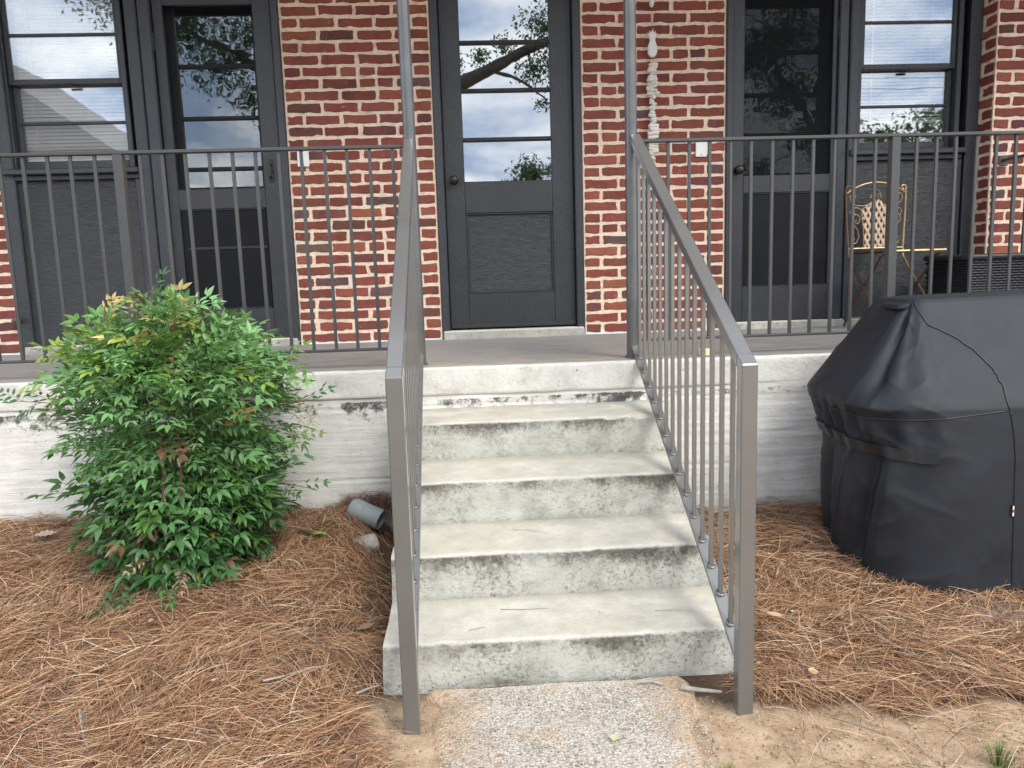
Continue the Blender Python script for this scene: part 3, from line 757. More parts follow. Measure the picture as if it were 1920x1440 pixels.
# a storm door over an inner door, then a window above a panel, all in one frame
def bay(xd0, xd1, xw0, xw1, xo0, xo1, mull, zdoor, gl, lo, inner_m, screen_m, glass_m, knob_x, window_left, slug):
    # outer frame
    mb = MB(); zt = 2.992
    mb.box(xo0, xo0 + (.07 if window_left else .045), -.016, .13, H + .02, zt, .006)
    mb.box(xo1 - (.045 if window_left else .075), xo1, -.016, .13, H + .02, zt, .006)
    mb.box(xo0, xo1, -.014, .13, zt - .05, zt - .001, .005)
    mb.build('door_frame', M_FRAME, house)
    mb = MB(); a, b = mull; m_ = (a + b) / 2
    mb.box(a, m_ - .004, -.014, .13, H + .02, zt - .051, .006); mb.box(m_ + .004, b, -.020, .13, H + .02, zt - .051, .007); mb.box(m_ - .005, m_ + .005, .004, .05, H + .02, zt - .051)
    mb.build('mullion', M_FRAME, house)
    dl = min(xd0, xw0); MB().box(xo0 + .01, xo1 - .01, -.02, .14, H - .01, H + .045, .008).build('threshold', M_STEP, house, (.3, 0, H + 1.2))
    # storm door
    d = leaf('storm_door', xd0, xd1, H + .048, 2.938, .006, .036, gl, lo, M_DOOR_V)
    MB().box(gl[0] - .003, gl[1] + .003, .022, .0235, gl[2] - .003, gl[3] + .003).build('screen', screen_m, d)
    MB().box(lo[0] - .003, lo[1] + .003, .022, .027, lo[2] - .003, lo[3] + .003).build('panel', M_BLACKP, d)
    for q in ((lo[0], lo[1], lo[3] - .008, lo[3]), (lo[0], lo[1], lo[2], lo[2] + .008)): MB().box(q[0], q[1], .012, .0215, q[2], q[3], .002).build('panel_moulding', M_DARK, d)
    if window_left: MB().box(lo[0] + .03, lo[1], .016, .0215, lo[2] + .36, lo[2] + .375, .002).build('panel_moulding', M_DARK, d)
    # inner door
    dd = leaf('door', xd0 + .005, xd1 - .005, H + .05, 2.935, .095, .135, (gl[0] + .03, gl[1] - .03, gl[2] + .02, 2.84), (gl[0] + .03, gl[1] - .03, 1.08, 1.60), M_DARK)
    e = inner_m
    panes(dd, gl[0] + .03, gl[1] - .03, [gl[2] + .02] + e + [2.84], .112, glass_m)
    muntins(dd, gl[0] + .03, gl[1] - .03, e, .098, .122, .026, M_DARK)
    MB().box(gl[0] + .02, gl[1] - .02, .112, .125, 1.07, 1.61).build('panel', M_DARK, dd)
    if window_left:
        mb = MB().box(knob_x - .012, knob_x + .012, .001, .0058, 1.80, 1.93, .004); mb.tube([(knob_x, .001, 1.90), (knob_x, -.03, 1.895), (knob_x, -.035, 1.83), (knob_x, .0, 1.82)], .005, 8)
        mb.build('pull_handle', M_KNOB, d, None, 40)
        hinge(d, xd0 - .004, 1.15, .004); hinge(d, xd0 - .004, 2.6, .004)
    else:
        knob(d, knob_x, 1.800, .006); hinge(d, xd1 + .004, 1.08, .004); hinge(d, xd1 + .004, 2.62, .004)
    # window: frame, sill, two sashes
    w = MB(); s = .022
    w.box(xw0 - .03, xw0, .0, .12, 1.90, 2.94, .004); w.box(xw1, xw1 + .03, .0, .12, 1.90, 2.94, .004); w.box(xw0 - .03, xw1 + .03, .0, .12, 2.90, 2.9395, .004)
    w = w.build('window', M_FRAME, house)
    MB().box(xw0 - .075, xw1 + .06, -.045, .10, 1.868, 1.902, .006).build('sill', M_FRAME, w)
    MB().box(xw0 - .05, xw1 + .05, -.012, .03, 1.838, 1.867, .004).build('sill_apron', M_FRAME, w)
    def sash(z0, z1, y0, y1, bar, bot):
        q = MB(); q.box(xw0 + .0005, xw0 + s, y0, y1, z0, z1, .003); q.box(xw1 - s, xw1 - .0005, y0, y1, z0, z1, .003)
        q.box(xw0 + s, xw1 - s, y0 + .001, y1 - .001, z0, z0 + bot, .003); q.box(xw0 + s, xw1 - s, y0 + .001, y1 - .001, z1 - .03, z1, .003)
        q.box(xw0 + s, xw1 - s, y0 + .002, y1 - .002, bar - .008, bar + .008, .003)
        q = q.build('sash', M_FRAME, w)
        return [(z0 + bot, bar - .008), (bar + .008, z1 - .03)], (y0 + y1) / 2
    pn = sash(1.905, 2.412, .052, .082, 2.170, .05), sash(2.380, 2.90, .020, .050, 2.655, .032)
    for spans, y in pn:
        for a, b in spans: MB().box(xw0 + s - .004, xw1 - s + .004, y - .002, y + .002, a - .003, b + .003).build('pane', M_GLASS_WIN, w)
    lk = MB(); cx = (xw0 + xw1) / 2 + .01; lk.box(cx - .03, cx + .03, .003, .0195, 2.368, 2.379, .002); lk.box(cx - .018, cx + .03, -.006, .003, 2.374, 2.384, .002); lk.build('sash_lock', M_HINGE, w)
    # panel below the sill
    pb = MB().box(xw0 - .05, xw1 + .055, .012, .045, H + .046, 1.8375, .003).build('under_window_panel', M_DOOR_H, house)
    for q in ((xw0 - .05, xw0 - .02), (xw1 + .025, xw1 + .055)): MB().box(q[0], q[1], -.004, .0115, H + .046, 1.8375, .004).build('panel_batten', M_FRAME, house)
    return d, w
bay(-1.742, -1.072, -2.590, -1.945, -2.671, -1.024, (-1.893, -1.745), 0, (-1.683, -1.176, 1.768, 2.80), (-1.683, -1.186, 1.055, 1.652), [1.895, 2.190, 2.487], M_SCREEN, M_GLASS_STORM, -1.128, True, 'left')
bay(1.656, 2.300, 2.452, 3.050, 1.612, 3.190, (2.302, 2.425), 0, (1.728, 2.272, 1.768, 2.80), (1.728, 2.280, 1.085, 1.664), [2.022, 2.262, 2.512], M_SCREEN_D, M_GLASS_STORM, 1.690, False, 'right')

# ------------------------------------------------------------------ blinds
def blind(x0, x1, z0, z1, y, tilt, label, zb):
    b = thing('window_blind', ((x0 + x1) / 2, y, z0), label, 'blind', 'window blinds')
    sm = MB(); w = .0245; n = 5
    P = np.zeros((2, n, 3))
    for k in range(n):
        q = (k / (n - 1) - .5) * w; P[:, k, 1] = q * math.cos(tilt); P[:, k, 2] = q * math.sin(tilt) + .0022 * (1 - (2 * k / (n - 1) - 1) ** 2)
    P[0, :, 0] = -(x1 - x0) / 2; P[1, :, 0] = (x1 - x0) / 2
    sm.grid(P); me = sm.mesh('slat', (0, 0, 0), True); me.materials.append(M_BLIND)
    z = z0 + .018; i = 0
    while z < z1:
        inst(me, 'slat', b, ((x0 + x1) / 2, y + random.gauss(0, .0006), z), (random.gauss(0, .03), random.gauss(0, .0012), 0)); z += .0212; i += 1
    MB().box(x0, x1, y - .012, y + .012, z0 - .012, z0 + .008, .003).build('bottom_rail', M_BLIND, b)
    for fx in (.16, .84):
        xx = x0 + (x1 - x0) * fx; MB().tube([(xx, y - .014, z0 - .01), (xx, y - .014, z1)], .0011, 5).build('cord', M_BLIND, b)
    MB().tube([(x0 + .08, y - .02, 2.05), (x0 + .08, y - .02, z1)], .003, 6).build('tilt_wand', M_BLIND, b)
    return b
blind(-2.568, -1.966, 1.952, 2.90, .100, R(62), 'closed white blind behind the window beside the left charcoal door', 0)
blind(2.474, 3.02, 2.085, 2.90, .100, R(36), 'half raised white blind in the window beside the gold chair', 0)
# ------------------------------------------------------------------ things on the right window's inner sill
ish = MB().box(2.45, 3.05, .125, .23, 1.90, 1.925).build('inner_sill', M_FRAME, house)
def cup(name, x, prof, m, label, cat):
    o = MB().lathe([(r_, 1.926 + h) for r_, h in prof], (x, .175, 0), 16).build(name, m, None, None, 40); tag(o, label, cat); return o
cup('mug', 2.535, [(.026, 0), (.030, .005), (.031, .075), (.028, .075), (.026, .01)], M_WHITE, 'white cup at the left end of the right window sill', 'cup')
pot = thing('potted_succulent', (2.735, .175, 1.926), 'tiny spiky plant in a clay pot on the window sill', 'plant')
MB().lathe([(.016, 1.926), (.022, 1.965), (.024, 1.965), (.024, 1.972), (.018, 1.972)], (2.735, .175, 0), 14).build('pot', M_TERRA, pot, None, 40)
mb = MB()
for k in range(16):
    a = k * 2.4; e = .5 + .5 * random.random(); mb.tube([(2.735, .175, 1.97), (2.735 + .018 * math.cos(a) * e, .175 + .018 * math.sin(a) * e, 1.99), (2.735 + .035 * math.cos(a) * e, .175 + .035 * math.sin(a) * e, 2.005 + .01 * e)], [.004, .003, .0005], 5)
M_SUCC = simple('succulent_green', (.10, .16, .06), .6); mb.build('foliage', M_SUCC, pot)
cup('bowl', 2.868, [(.012, 0), (.02, .004), (.034, .022), (.036, .036), (.030, .036), (.018, .01)], M_RED, 'small red bowl on the inside window sill', 'bowl')
cup('candle_jar', 2.985, [(.024, 0), (.028, .004), (.028, .062), (.025, .062), (.024, .008)], M_WHITE, 'white jar at the right end of the window sill', 'jar')

# ------------------------------------------------------------------ wall plates, bracket
def plate(x, z, label):
    b = thing('outlet_cover', (x, 0, z), label, 'cover plate', 'white wall plates')
    MB().box(x - .034, x + .034, -.016, -.006, z - .056, z + .056, .004).build('plate', M_WHITE, b)
    for s_ in (-1, 1): MB().lathe([(.004, 0), (.0035, .002)], (x, -.0161, z + s_ * .043), 8, 'y').build('screw', M_HINGE, b)
plate(-.934, 1.937, 'white cover plate on the brick between left and centre doors')
plate(1.458, 1.940, 'white cover plate on the brick beside the right door')
sp = MB().lathe([(.02, 0), (.024, .01), (.03, .02), (.028, .05), (.015, .07), (.008, .09)], (0, 0, 0), 14)
vs = [(-2.668 + v[0] * .8 + .0, -.012 - v[2] * .9, 1.03 + v[1] * .7) for v in sp.v]; sp.v = vs
o = sp.build('hose_spigot', M_POST, None, None, 40); tag(o, 'small grey metal spigot low on the left door frame', 'spigot')

# ------------------------------------------------------------------ columns and railings
for x, lab, tp in ((-.210, 'grey steel pipe column at the top left of the steps', -.212), (.742, 'grey steel pipe column at the top right of the steps', .740)):
    c = thing('porch_column', (x, -1.362, H), lab, 'column', 'steel porch columns')
    MB().tube([(x, -1.362, H - .002), (x, -1.362, H + .9), (tp, -1.362, 2.4), (tp, -1.362, 3.385)], .0262, 24).build('shaft', M_POST, c, None, 40)
    MB().lathe([(.034, H + .0), (.034, H + .006), (.028, H + .012)], (x, -1.362, 0), 20).build('base_collar', M_POST, c, None, 40)
YR = -1.36
def porch_rail(xa, xb, bal, posts, label, loc):
    r_ = thing('porch_railing', loc, label, 'railing', 'porch railings')
    MB().box(xa, xb, YR - .016, YR + .016, 1.757, 1.772, .003).build('top_rail', M_PRAIL, r_)
    MB().box(xa, xb, YR - .014, YR + .014, .897, .909, .003).build('bottom_rail', M_PRAIL, r_)
    bm = MB().box(-.0066, .0066, -.0066, .0066, 0, .847, .0012).mesh('baluster'); bm.materials.append(M_PRAIL)
    for x in bal: inst(bm, 'baluster', r_, (x + random.gauss(0, .001), YR, .9095), (0, random.gauss(0, .0015), 0))
    for x in posts: MB().box(x - .019, x + .019, YR - .0195, YR + .0195, H - .001, 1.7568, .002).build('post', M_PRAIL, r_)
bl = [-.288 - .0957 * k for k in range(12)]; bl = [x for x in bl if x > -1.36] + [-1.526 - .0968 * k for k in range(10)]
porch_rail(-2.5, -.237, bl, [-1.427], 'charcoal porch railing left of the steps behind the bush', (-1.4, YR, H))
br = [.811 + .0926 * k for k in range(12)]; br = [x for x in br if x < 1.87] + [2.016 + .0912 * k for k in range(13)]
porch_rail(.770, 3.26, br, [1.917], 'charcoal porch railing right of the steps behind the black grill cover', (2.0, YR, H))
sr = thing('side_railing', (3.27, -.75, H), 'short charcoal railing bolted to the brick pier at far right', 'railing')
MB().box(3.255, 3.287, YR - .02, -.152, 1.795, 1.810, .003).build('top_rail', M_PRAIL, sr)
MB().box(3.257, 3.285, YR - .02, -.152, .905, .917, .003).build('bottom_rail', M_PRAIL, sr)
bm = MB().box(-.0066, .0066, -.0066, .0066, 0, .877, .0012).mesh('baluster'); bm.materials.append(M_PRAIL)
for k in range(11): inst(bm, 'baluster', sr, (3.271, -.26 - .0955 * k, .9175))
MB().box(3.245, 3.297, -.1535, -.146, 1.77, 1.83, .003).build('wall_bracket', M_PRAIL, sr)

def stair_rail(xt, xb, label, loc):
    r_ = thing('stair_railing', loc, label, 'railing', 'stair railings')
    W = .0215
    yt, zt_, yb, zb_ = -1.392, 1.790, -2.855, .965
    # handrail: sloping square tube, cut plumb at the foot
    pt = [(yt, zt_), (yb, zb_), (yb, zb_ - .036), (yt, zt_ - .036)]
    def xat(y): return xt + (xb - xt) * (y - yt) / (yb - yt)
    mb = MB(); b = .0025
    def ring(inset, dz):
        return [(y, z + (dz if k < 2 else -dz)) for k, (y, z) in enumerate(pt)]
    sect = [(-W, -b), (-W + b, 0), (W - b, 0), (W, -b), (W, -.036 + b), (W - b, -.036), (-W + b, -.036), (-W, -.036 + b)]
    ye = yb + .0405; ze = zt_ + (zb_ - zt_) * (ye - yt) / (yb - yt)
    va = [(xat(yt) + dx, yt, zt_ + dz) for dx, dz in sect]; vb = [(xb + dx, ye, ze + dz) for dx, dz in sect]
    n = 8; mb.add(va + vb, [(i, (i + 1) % n, n + (i + 1) % n, n + i) for i in range(n)] + [tuple(range(n - 1, -1, -1)), tuple(range(n, 2 * n))])
    mb.build('handrail', M_RAIL, r_)
    # newel post
    nw = MB().box(xb - W, xb + W, yb, yb + .0403, -.08, zb_, .0025)
    nw.v = [(x, y, z if z < .5 else z + (zt_ - zb_) / (yt - yb) * (y - yb)) for x, y, z in [tuple(v) for v in nw.v]]
    nw.build('newel_post', M_RAIL, r_)
    # bottom rail: flat bar on edge-down slope
    ya, za, yc, zc_ = -1.385, .872, yb + .0410, .150
    MB().beam((xat(ya), ya, za), (xat(yc), yc, zc_), .040, .009, .0015).build('bottom_rail', M_RAIL, r_)
    MB().beam((xat(ya), ya - .004, za + .004), (xat(ya), ya + .03, za + .006), .034, .009, .0015).build('rail_bracket', M_RAIL, r_)
    nb = 14
    for k in range(nb):
        y = -1.470 - k * .0962
        z0 = za + (zc_ - za) * (y - ya) / (yc - ya) + .005
        z1 = zt_ + (zb_ - zt_) * (y - yt) / (yb - yt) - .034
        x = xat(y)
        bq = MB().box(x - .0064, x + .0064, y - .0064, y + .0064, z0 - .004, z1, .001).build('baluster', M_RAIL, r_)
        # weld bead round the foot
        wb = MB(); pts = [(x + .0105 * math.cos(a) + random.gauss(0, .0006), y + .0105 * math.sin(a), z0 + .003 + .0105 * math.sin(a) * .50) for a in np.linspace(0, 2 * math.pi, 11)]
        wb.tube(pts, [.0034 + random.uniform(-.0007, .0009) for _ in pts], 6); wb.build('weld', M_RAIL, bq, None, True)
stair_rail(-.212, -.177, 'grey steel handrail on the left side of the concrete steps', (-.19, -2.1, 0))
stair_rail(.752, .729, 'grey steel handrail on the right side of the concrete steps', (.74, -2.1, 0))

# ------------------------------------------------------------------ wind chime
ch = thing('driftwood_chime', (1.156, -.03, 1.86), 'hanging chime of bleached driftwood pieces below a white carved pineapple', 'wind chime')
xc, yc = 1.153, -.045
MB().tube([(xc, yc, 1.87), (xc + .002, yc, 2.3), (xc - .003, yc, 2.62), (xc - .004, yc, 2.9)], .0012, 5).build('string', M_TWIGB, ch)
MB().tube([(xc + .008, yc, 2.62), (xc + .004, yc, 2.72)], .0010, 5).build('string', M_TWIGB, ch)
# pineapple: body outline and leafy crown, carved flat with thickness
zb = 2.455
out = []
for a in np.linspace(-math.pi / 2 - .15, math.pi + .15 - math.pi / 2 + math.pi * .0, 1): pass
body = [(0, zb), (.016, zb + .006), (.026, zb + .022), (.029, zb + .045), (.026, zb + .068), (.018, zb + .088), (.015, zb + .098)]
crown = [(.022, zb + .118), (.030, zb + .140), (.019, zb + .130), (.018, zb + .152), (.008, zb + .138), (.002, zb + .165)]
rt = body + crown; lf = [(-x, z) for x, z in rt[::-1]][1:-1]
poly = rt + lf
mb = MB(); n = len(poly)
cxp = sum(p[0] for p in poly) / n; czp = zb + .075
fr = [(xc + p[0], yc - .006, p[1]) for p in poly]; fr2 = [(xc + cxp + (p[0] - cxp) * .8, yc - .011, czp + (p[1] - czp) * .92) for p in poly]; bk = [(xc + p[0], yc + .006, p[1]) for p in poly]
mb.add(bk + fr + fr2, [(i, (i + 1) % n, n + (i + 1) % n, n + i) for i in range(n)] + [(n + i, n + (i + 1) % n, 2 * n + (i + 1) % n, 2 * n + i) for i in range(n)])
mb.add(fr2 + [(xc, yc - .012, czp)], [(i, (i + 1) % n, n) for i in range(n)])
mb.build('pineapple', M_PINE, ch)
MB().lathe([(.002, 2.735), (.012, 2.745), (.015, 2.765), (.010, 2.79), (.003, 2.805)], (xc - .003, yc, 0), 12).build('bead', M_PINE, ch, None, True)
rg = random.Random(5)
z = 2.415
while z > 1.875:
    mid = (2.37 - z) / .5
    if z > 2.38: L = .055; rr = .0095
    elif z > 2.36: L = .02; rr = .010
    elif 2.24 < z < 2.33: L = rg.uniform(.055, .078); rr = rg.uniform(.009, .0125)
    elif 2.08 < z <= 2.24: L = rg.uniform(.022, .045); rr = rg.uniform(.009, .012)
    elif z < 1.905: L = .03; rr = .011
    else: L = rg.uniform(.055, .072); rr = rg.uniform(.009, .0135)
    yaw = rg.uniform(-.5, .5) if L > .05 else rg.uniform(-1.2, 1.2); tl = rg.uniform(-.25, .25) if L > .05 else rg.uniform(-.7, .7)
    dx, dy, dz_ = math.cos(yaw) * math.cos(tl), math.sin(yaw) * math.cos(tl), math.sin(tl); off = rg.uniform(-.006, .006)
    c0 = Vector((xc + off, yc - .004, z)); dd = Vector((dx, dy, dz_)) * L / 2
    pts = [c0 - dd, c0 - dd * .94, c0 - dd * .35 + Vector((0, 0, rg.gauss(0, .0015))), c0 + dd * .35 + Vector((0, 0, rg.gauss(0, .0015))), c0 + dd * .94, c0 + dd]
    k = rg.uniform(.85, 1.1)
    MB().tube(pts, [rr * .75, rr, rr * rg.uniform(.9, 1.05), rr * k, rr * k, rr * .72 * k], 10).build('driftwood_piece', M_DRIFT, ch, None, 40)
    z -= rr * 1.75
# ------------------------------------------------------------------ folding chair
chx0, chx1, ybk, yfr = 2.325, 2.690, -.125, -.545
chair = thing('folding_chair', ((chx0 + chx1) / 2, -.33, H), 'gold iron folding chair with scrolled back and woven lattice', 'chair')
def arc(cx, cz, r0, r1, a0, a1, n=16, y=ybk): return [(cx + (r0 + (r1 - r0) * i / (n - 1)) * math.cos(a0 + (a1 - a0) * i / (n - 1)), y, cz + (r0 + (r1 - r0) * i / (n - 1)) * math.sin(a0 + (a1 - a0) * i / (n - 1))) for i in range(n)]
def ytilt(p):            # backrest leans back a little
    return (p[0], p[1] + (p[2] - 1.3) * .05, p[2])
for sx, xx in ((-1, chx0), (1, chx1)):
    xi = xx - sx * .012
    curl = [ytilt(q) for q in arc(xx - (-sx) * .010 * 0 + sx * .0 - sx * (-.0), 1.688, .016, .005, (math.pi if sx > 0 else 0) * 0 + (math.pi * .0), 0, 2)]
    post = [(xi, ybk + .0, 1.30), (xx, ybk + .012, 1.50), (xx + sx * .004, ybk + .018, 1.66)]
    a0 = 0 if sx > 0 else math.pi
    scr = [(xx + sx * .004 - sx * .016 + .016 * math.cos(a0 + sx * th) * (1 - .09 * th), ybk + .018, 1.662 + .016 * math.sin(a0 + sx * th) * (sx if False else 1) * (1 - .09 * th)) if sx > 0 else (xx - .004 + .016 - .016 * math.cos(th) * (1 - .09 * th), ybk + .018, 1.662 + .016 * math.sin(th) * (1 - .09 * th)) for th in np.linspace(0, 5.2, 16)]
    leg = [(xi, yfr - .03, H + .004), (xi, yfr + .16, H + .19), (xi, ybk - .07, H + .36), (xi, ybk - .01, 1.25)] + post + scr[1:]
    MB().tube(leg, .0065, 8).build('leg', M_GOLD if sx > 0 else M_BROWN, chair, None, 40)
    xj = xx - sx * .024
    MB().tube([(xj, ybk + .05, H + .004), (xj, ybk - .10, H + .18), (xj, yfr + .12, H + .36), (xj, yfr + .07, H + .415), (xj, yfr + .02, H + .432)], .0065, 8).build('leg', M_BROWN, chair, None, 40)
MB().tube([(chx0 + .012, yfr + .02, H + .06), (chx1 - .012, yfr + .02, H + .06)], .006, 8).build('stretcher', M_GOLD, chair, None, 40)
MB().tube([(chx0 + .024, ybk + .03, H + .055), (chx1 - .024, ybk + .03, H + .055)], .006, 8).build('stretcher', M_BROWN, chair, None, 40)
MB().box(chx0 + .008, chx1 - .008, yfr, ybk - .06, 1.268, 1.280, .004).build('seat', M_BROWN, chair)
sf = MB(); sf.tube([(chx0 + .004, yfr - .004, 1.274), (chx1 - .004, yfr - .004, 1.274)], .008, 8); sf.build('seat_front_rail', M_GOLD, chair, None, 40)
MB().tube([(chx0 + .012, ybk, 1.302), (chx1 - .012, ybk, 1.302)], .006, 8).build('back_rail', M_GOLD, chair, None, 40)
cx = (chx0 + chx1) / 2
top_ = [(chx0 + .004 + (chx1 - chx0 - .008) * t_, ybk + .018, 1.634 + .062 * math.sin(math.pi * t_) ** .8 + 0) for t_ in np.linspace(0.0, 1, 22)]
MB().tube(top_, .0055, 8).build('crest_rail', M_GOLD, chair, None, 40)
scrolls = []
for s_ in (-1, 1):
    scrolls.append([(cx + s_ * (.010 + .034 * math.sin(th * .5) * 1.2 - .006 * th), ybk + .015, 1.625 + .030 * math.cos(th + .3) * (1 - .08 * th)) for th in np.linspace(-.4, 4.8, 18)])
    scrolls.append([(cx + s_ * x, ybk + .012, z) for x, z in ((.004, 1.615), (.020, 1.585), (.050, 1.562), (.090, 1.556), (.130, 1.562), (.158, 1.585), (.164, 1.612), (.150, 1.630), (.130, 1.622), (.128, 1.606))])
    scrolls.append([(cx + s_ * (.088 - .0 + x), ybk + .008, z) for x, z in ((.010, 1.478), (.020, 1.50), (.040, 1.508), (.060, 1.498), (.064, 1.470), (.045, 1.440), (.022, 1.412), (.014, 1.370), (.028, 1.338), (.050, 1.330), (.066, 1.348), (.060, 1.370), (.044, 1.366), (.043, 1.352))])
    scrolls.append([(cx + s_ * (.088 + x), ybk + .008, z) for x, z in ((.010, 1.478), (.018, 1.456), (.034, 1.452), (.040, 1.466), (.030, 1.474))])
    scrolls.append([(cx + s_ * (.092 + x), ybk + .010, z) for x, z in ((.0, 1.535), (.030, 1.548), (.058, 1.540), (.070, 1.520), (.058, 1.500), (.040, 1.505), (.042, 1.520))])
for sc_ in scrolls: MB().tube(sc_, .0034, 6).build('scroll', M_GOLD, chair, None, 40)
MB().tube([(cx - .072, ybk + .004, 1.304), (cx - .076, ybk + .006, 1.42), (cx - .092, ybk + .010, 1.535), (cx - .060, ybk + .010, 1.553), (cx - .030, ybk + .011, 1.575), (cx, ybk + .012, 1.622), (cx + .030, ybk + .011, 1.575), (cx + .060, ybk + .010, 1.553), (cx + .092, ybk + .010, 1.535), (cx + .076, ybk + .006, 1.42), (cx + .072, ybk + .004, 1.304)], .0040, 8).build('lattice_frame', M_GOLD, chair, None, 40)
def top_of(x):           # lattice outline
    a = abs(x - cx); return 1.622 - (a / .03) * .047 if a < .03 else 1.575 - (a - .03) / .062 * .040
for s_ in (-1, 1):
    for k in range(-10, 11):
        pts = []
        for q in np.linspace(0, 1, 40):
            z = 1.304 + q * .32; x = cx + k * .0335 + s_ * (z - 1.304) * .52
            half = .074 + max(0, (z - 1.42)) * .14
            if abs(x - cx) < half and z < top_of(x) - .003: pts.append((x, ybk + .006 + s_ * .0016, z))
        if len(pts) > 2: MB().beam(pts[0], pts[-1], .0025, .0145, .0008, (1, 0, 0)).build('lattice_strip', M_LATT, chair)

# ------------------------------------------------------------------ wicker planter
wk = thing('wicker_basket', (3.0, -.42, H), 'black woven wicker box on the porch by the brick pier', 'basket')
wx0, wx1, wy0, wy1 = 2.765, 3.235, -.62, -.20
mb = MB().box(wx0 + .02, wx1 - .02, wy0 + .02, wy1 - .02, H + .01, H + .40); mb.build('liner', M_WICKER, wk)
def perim(inset, n_side=22):
    pts = []; x0, x1, y0, y1 = wx0 + inset, wx1 - inset, wy0 + inset, wy1 - inset
    for i in range(n_side): pts.append((x0 + (x1 - x0) * i / n_side, y0, 0, -1))
    for i in range(n_side): pts.append((x1, y0 + (y1 - y0) * i / n_side, 1, 0))
    for i in range(n_side): pts.append((x1 - (x1 - x0) * i / n_side, y1, 0, 1))
    for i in range(n_side): pts.append((x0, y1 - (y1 - y0) * i / n_side, -1, 0))
    return pts
pp = perim(.02)
for row in range(26):
    z = H + .012 + row * .0145; pts = []; taper = -.03 * (1 - row / 26)
    for i, (x, y, ax, ay) in enumerate(pp):
        o_ = .004 * (1 if (i + row) % 2 else -1) + .006 + taper * .6; pts.append((x + ax * o_, y + ay * o_, z))
    pts.append(pts[0]); MB().tube(pts, .0072, 5, False).build('woven_strand', M_WICKER, wk, None, True)
rim = [(x + ax * .012, y + ay * .012, H + .403) for x, y, ax, ay in pp]; rim.append(rim[0])
MB().tube(rim, .017, 10, False).build('rim', M_WICKER, wk, None, True)
MB().box(wx0 + .01, wx1 - .01, wy0 + .01, wy1 - .01, H + .385, H + .402, .004).build('lid', M_WICKER, wk)
# small timber offcut on the porch edge
o = MB().box(-.022, .030, -.022, .022, 0, .030, .002); ang = .3
o.v = [(1.062 + x * math.cos(ang) - y * math.sin(ang), -1.40 + x * math.sin(ang) + y * math.cos(ang), H + .001 + z) for x, y, z in o.v]
tag(o.build('timber_offcut', M_OFFCUT), 'small pale wood block on the porch edge behind the right handrail', 'wood block')

# ------------------------------------------------------------------ covered grill
grill = thing('covered_grill', (2.03, -1.93, 0), 'barbecue grill under a creased black fabric cover with side strap', 'grill')
LV = [(.035, 1.418, -2.312, -1.62, .27), (.20, 1.412, -2.308, -1.60, .27), (.40, 1.414, -2.303, -1.60, .26), (.53, 1.424, -2.297, -1.61, .25), (.60, 1.408, -2.292, -1.60, .26),
      (.665, 1.384, -2.287, -1.575, .27), (.708, 1.368, -2.283, -1.56, .27), (.730, 1.372, -2.272, -1.56, .26), (.85, 1.462, -2.190, -1.61, .18), (.95, 1.538, -2.120, -1.67, .115), (1.03, 1.600, -2.062, -1.72, .07),
      (1.062, 1.626, -2.040, -1.745, .055), (1.074, 1.640, -2.026, -1.755, .05), (1.080, 1.70, -1.97, -1.80, .045)]
LV = np.array(LV); XR = 2.78
def level(z): return [np.interp(z, LV[:, 0], LV[:, k]) for k in range(1, 5)]
NS = 420
def plan(z, n=NS):
    """closed loop, starting mid front and running left round the end; returns points, outward normals, arc parameter"""
    xl, yf, yb, r = level(z); xr = XR - (xl - 1.368) * .6
    segs = []
    def line(a, b, k, nrm): segs.extend([(a[0] + (b[0] - a[0]) * i / k, a[1] + (b[1] - a[1]) * i / k, *nrm) for i in range(k)])
    def cor(cx, cy, a0, a1, k): segs.extend([(cx + r * math.cos(a0 + (a1 - a0) * i / k), cy + r * math.sin(a0 + (a1 - a0) * i / k), math.cos(a0 + (a1 - a0) * i / k), math.sin(a0 + (a1 - a0) * i / k)) for i in range(k)])
    p = math.pi
    line((xr - r, yf), (xl + r, yf), 120, (0, -1)); cor(xl + r, yf + r, -p / 2, -p, 70)
    line((xl, yf + r), (xl, yb - r), 50, (-1, 0)); cor(xl + r, yb - r, p, p / 2, 40)
    line((xl + r, yb), (xr - r, yb), 50, (0, 1)); cor(xr - r, yb - r, p / 2, 0, 30); line((xr, yb - r), (xr, yf + r), 30, (1, 0)); cor(xr - r, yf + r, 0, -p / 2, 30)
    return np.array(segs)
zl = np.concatenate([np.linspace(.035, .50, 44), np.linspace(.505, .80, 46), np.linspace(.805, 1.05, 34), np.linspace(1.053, 1.080, 14)])
P = np.zeros((NS, len(zl), 3))
sarc = np.arange(NS)
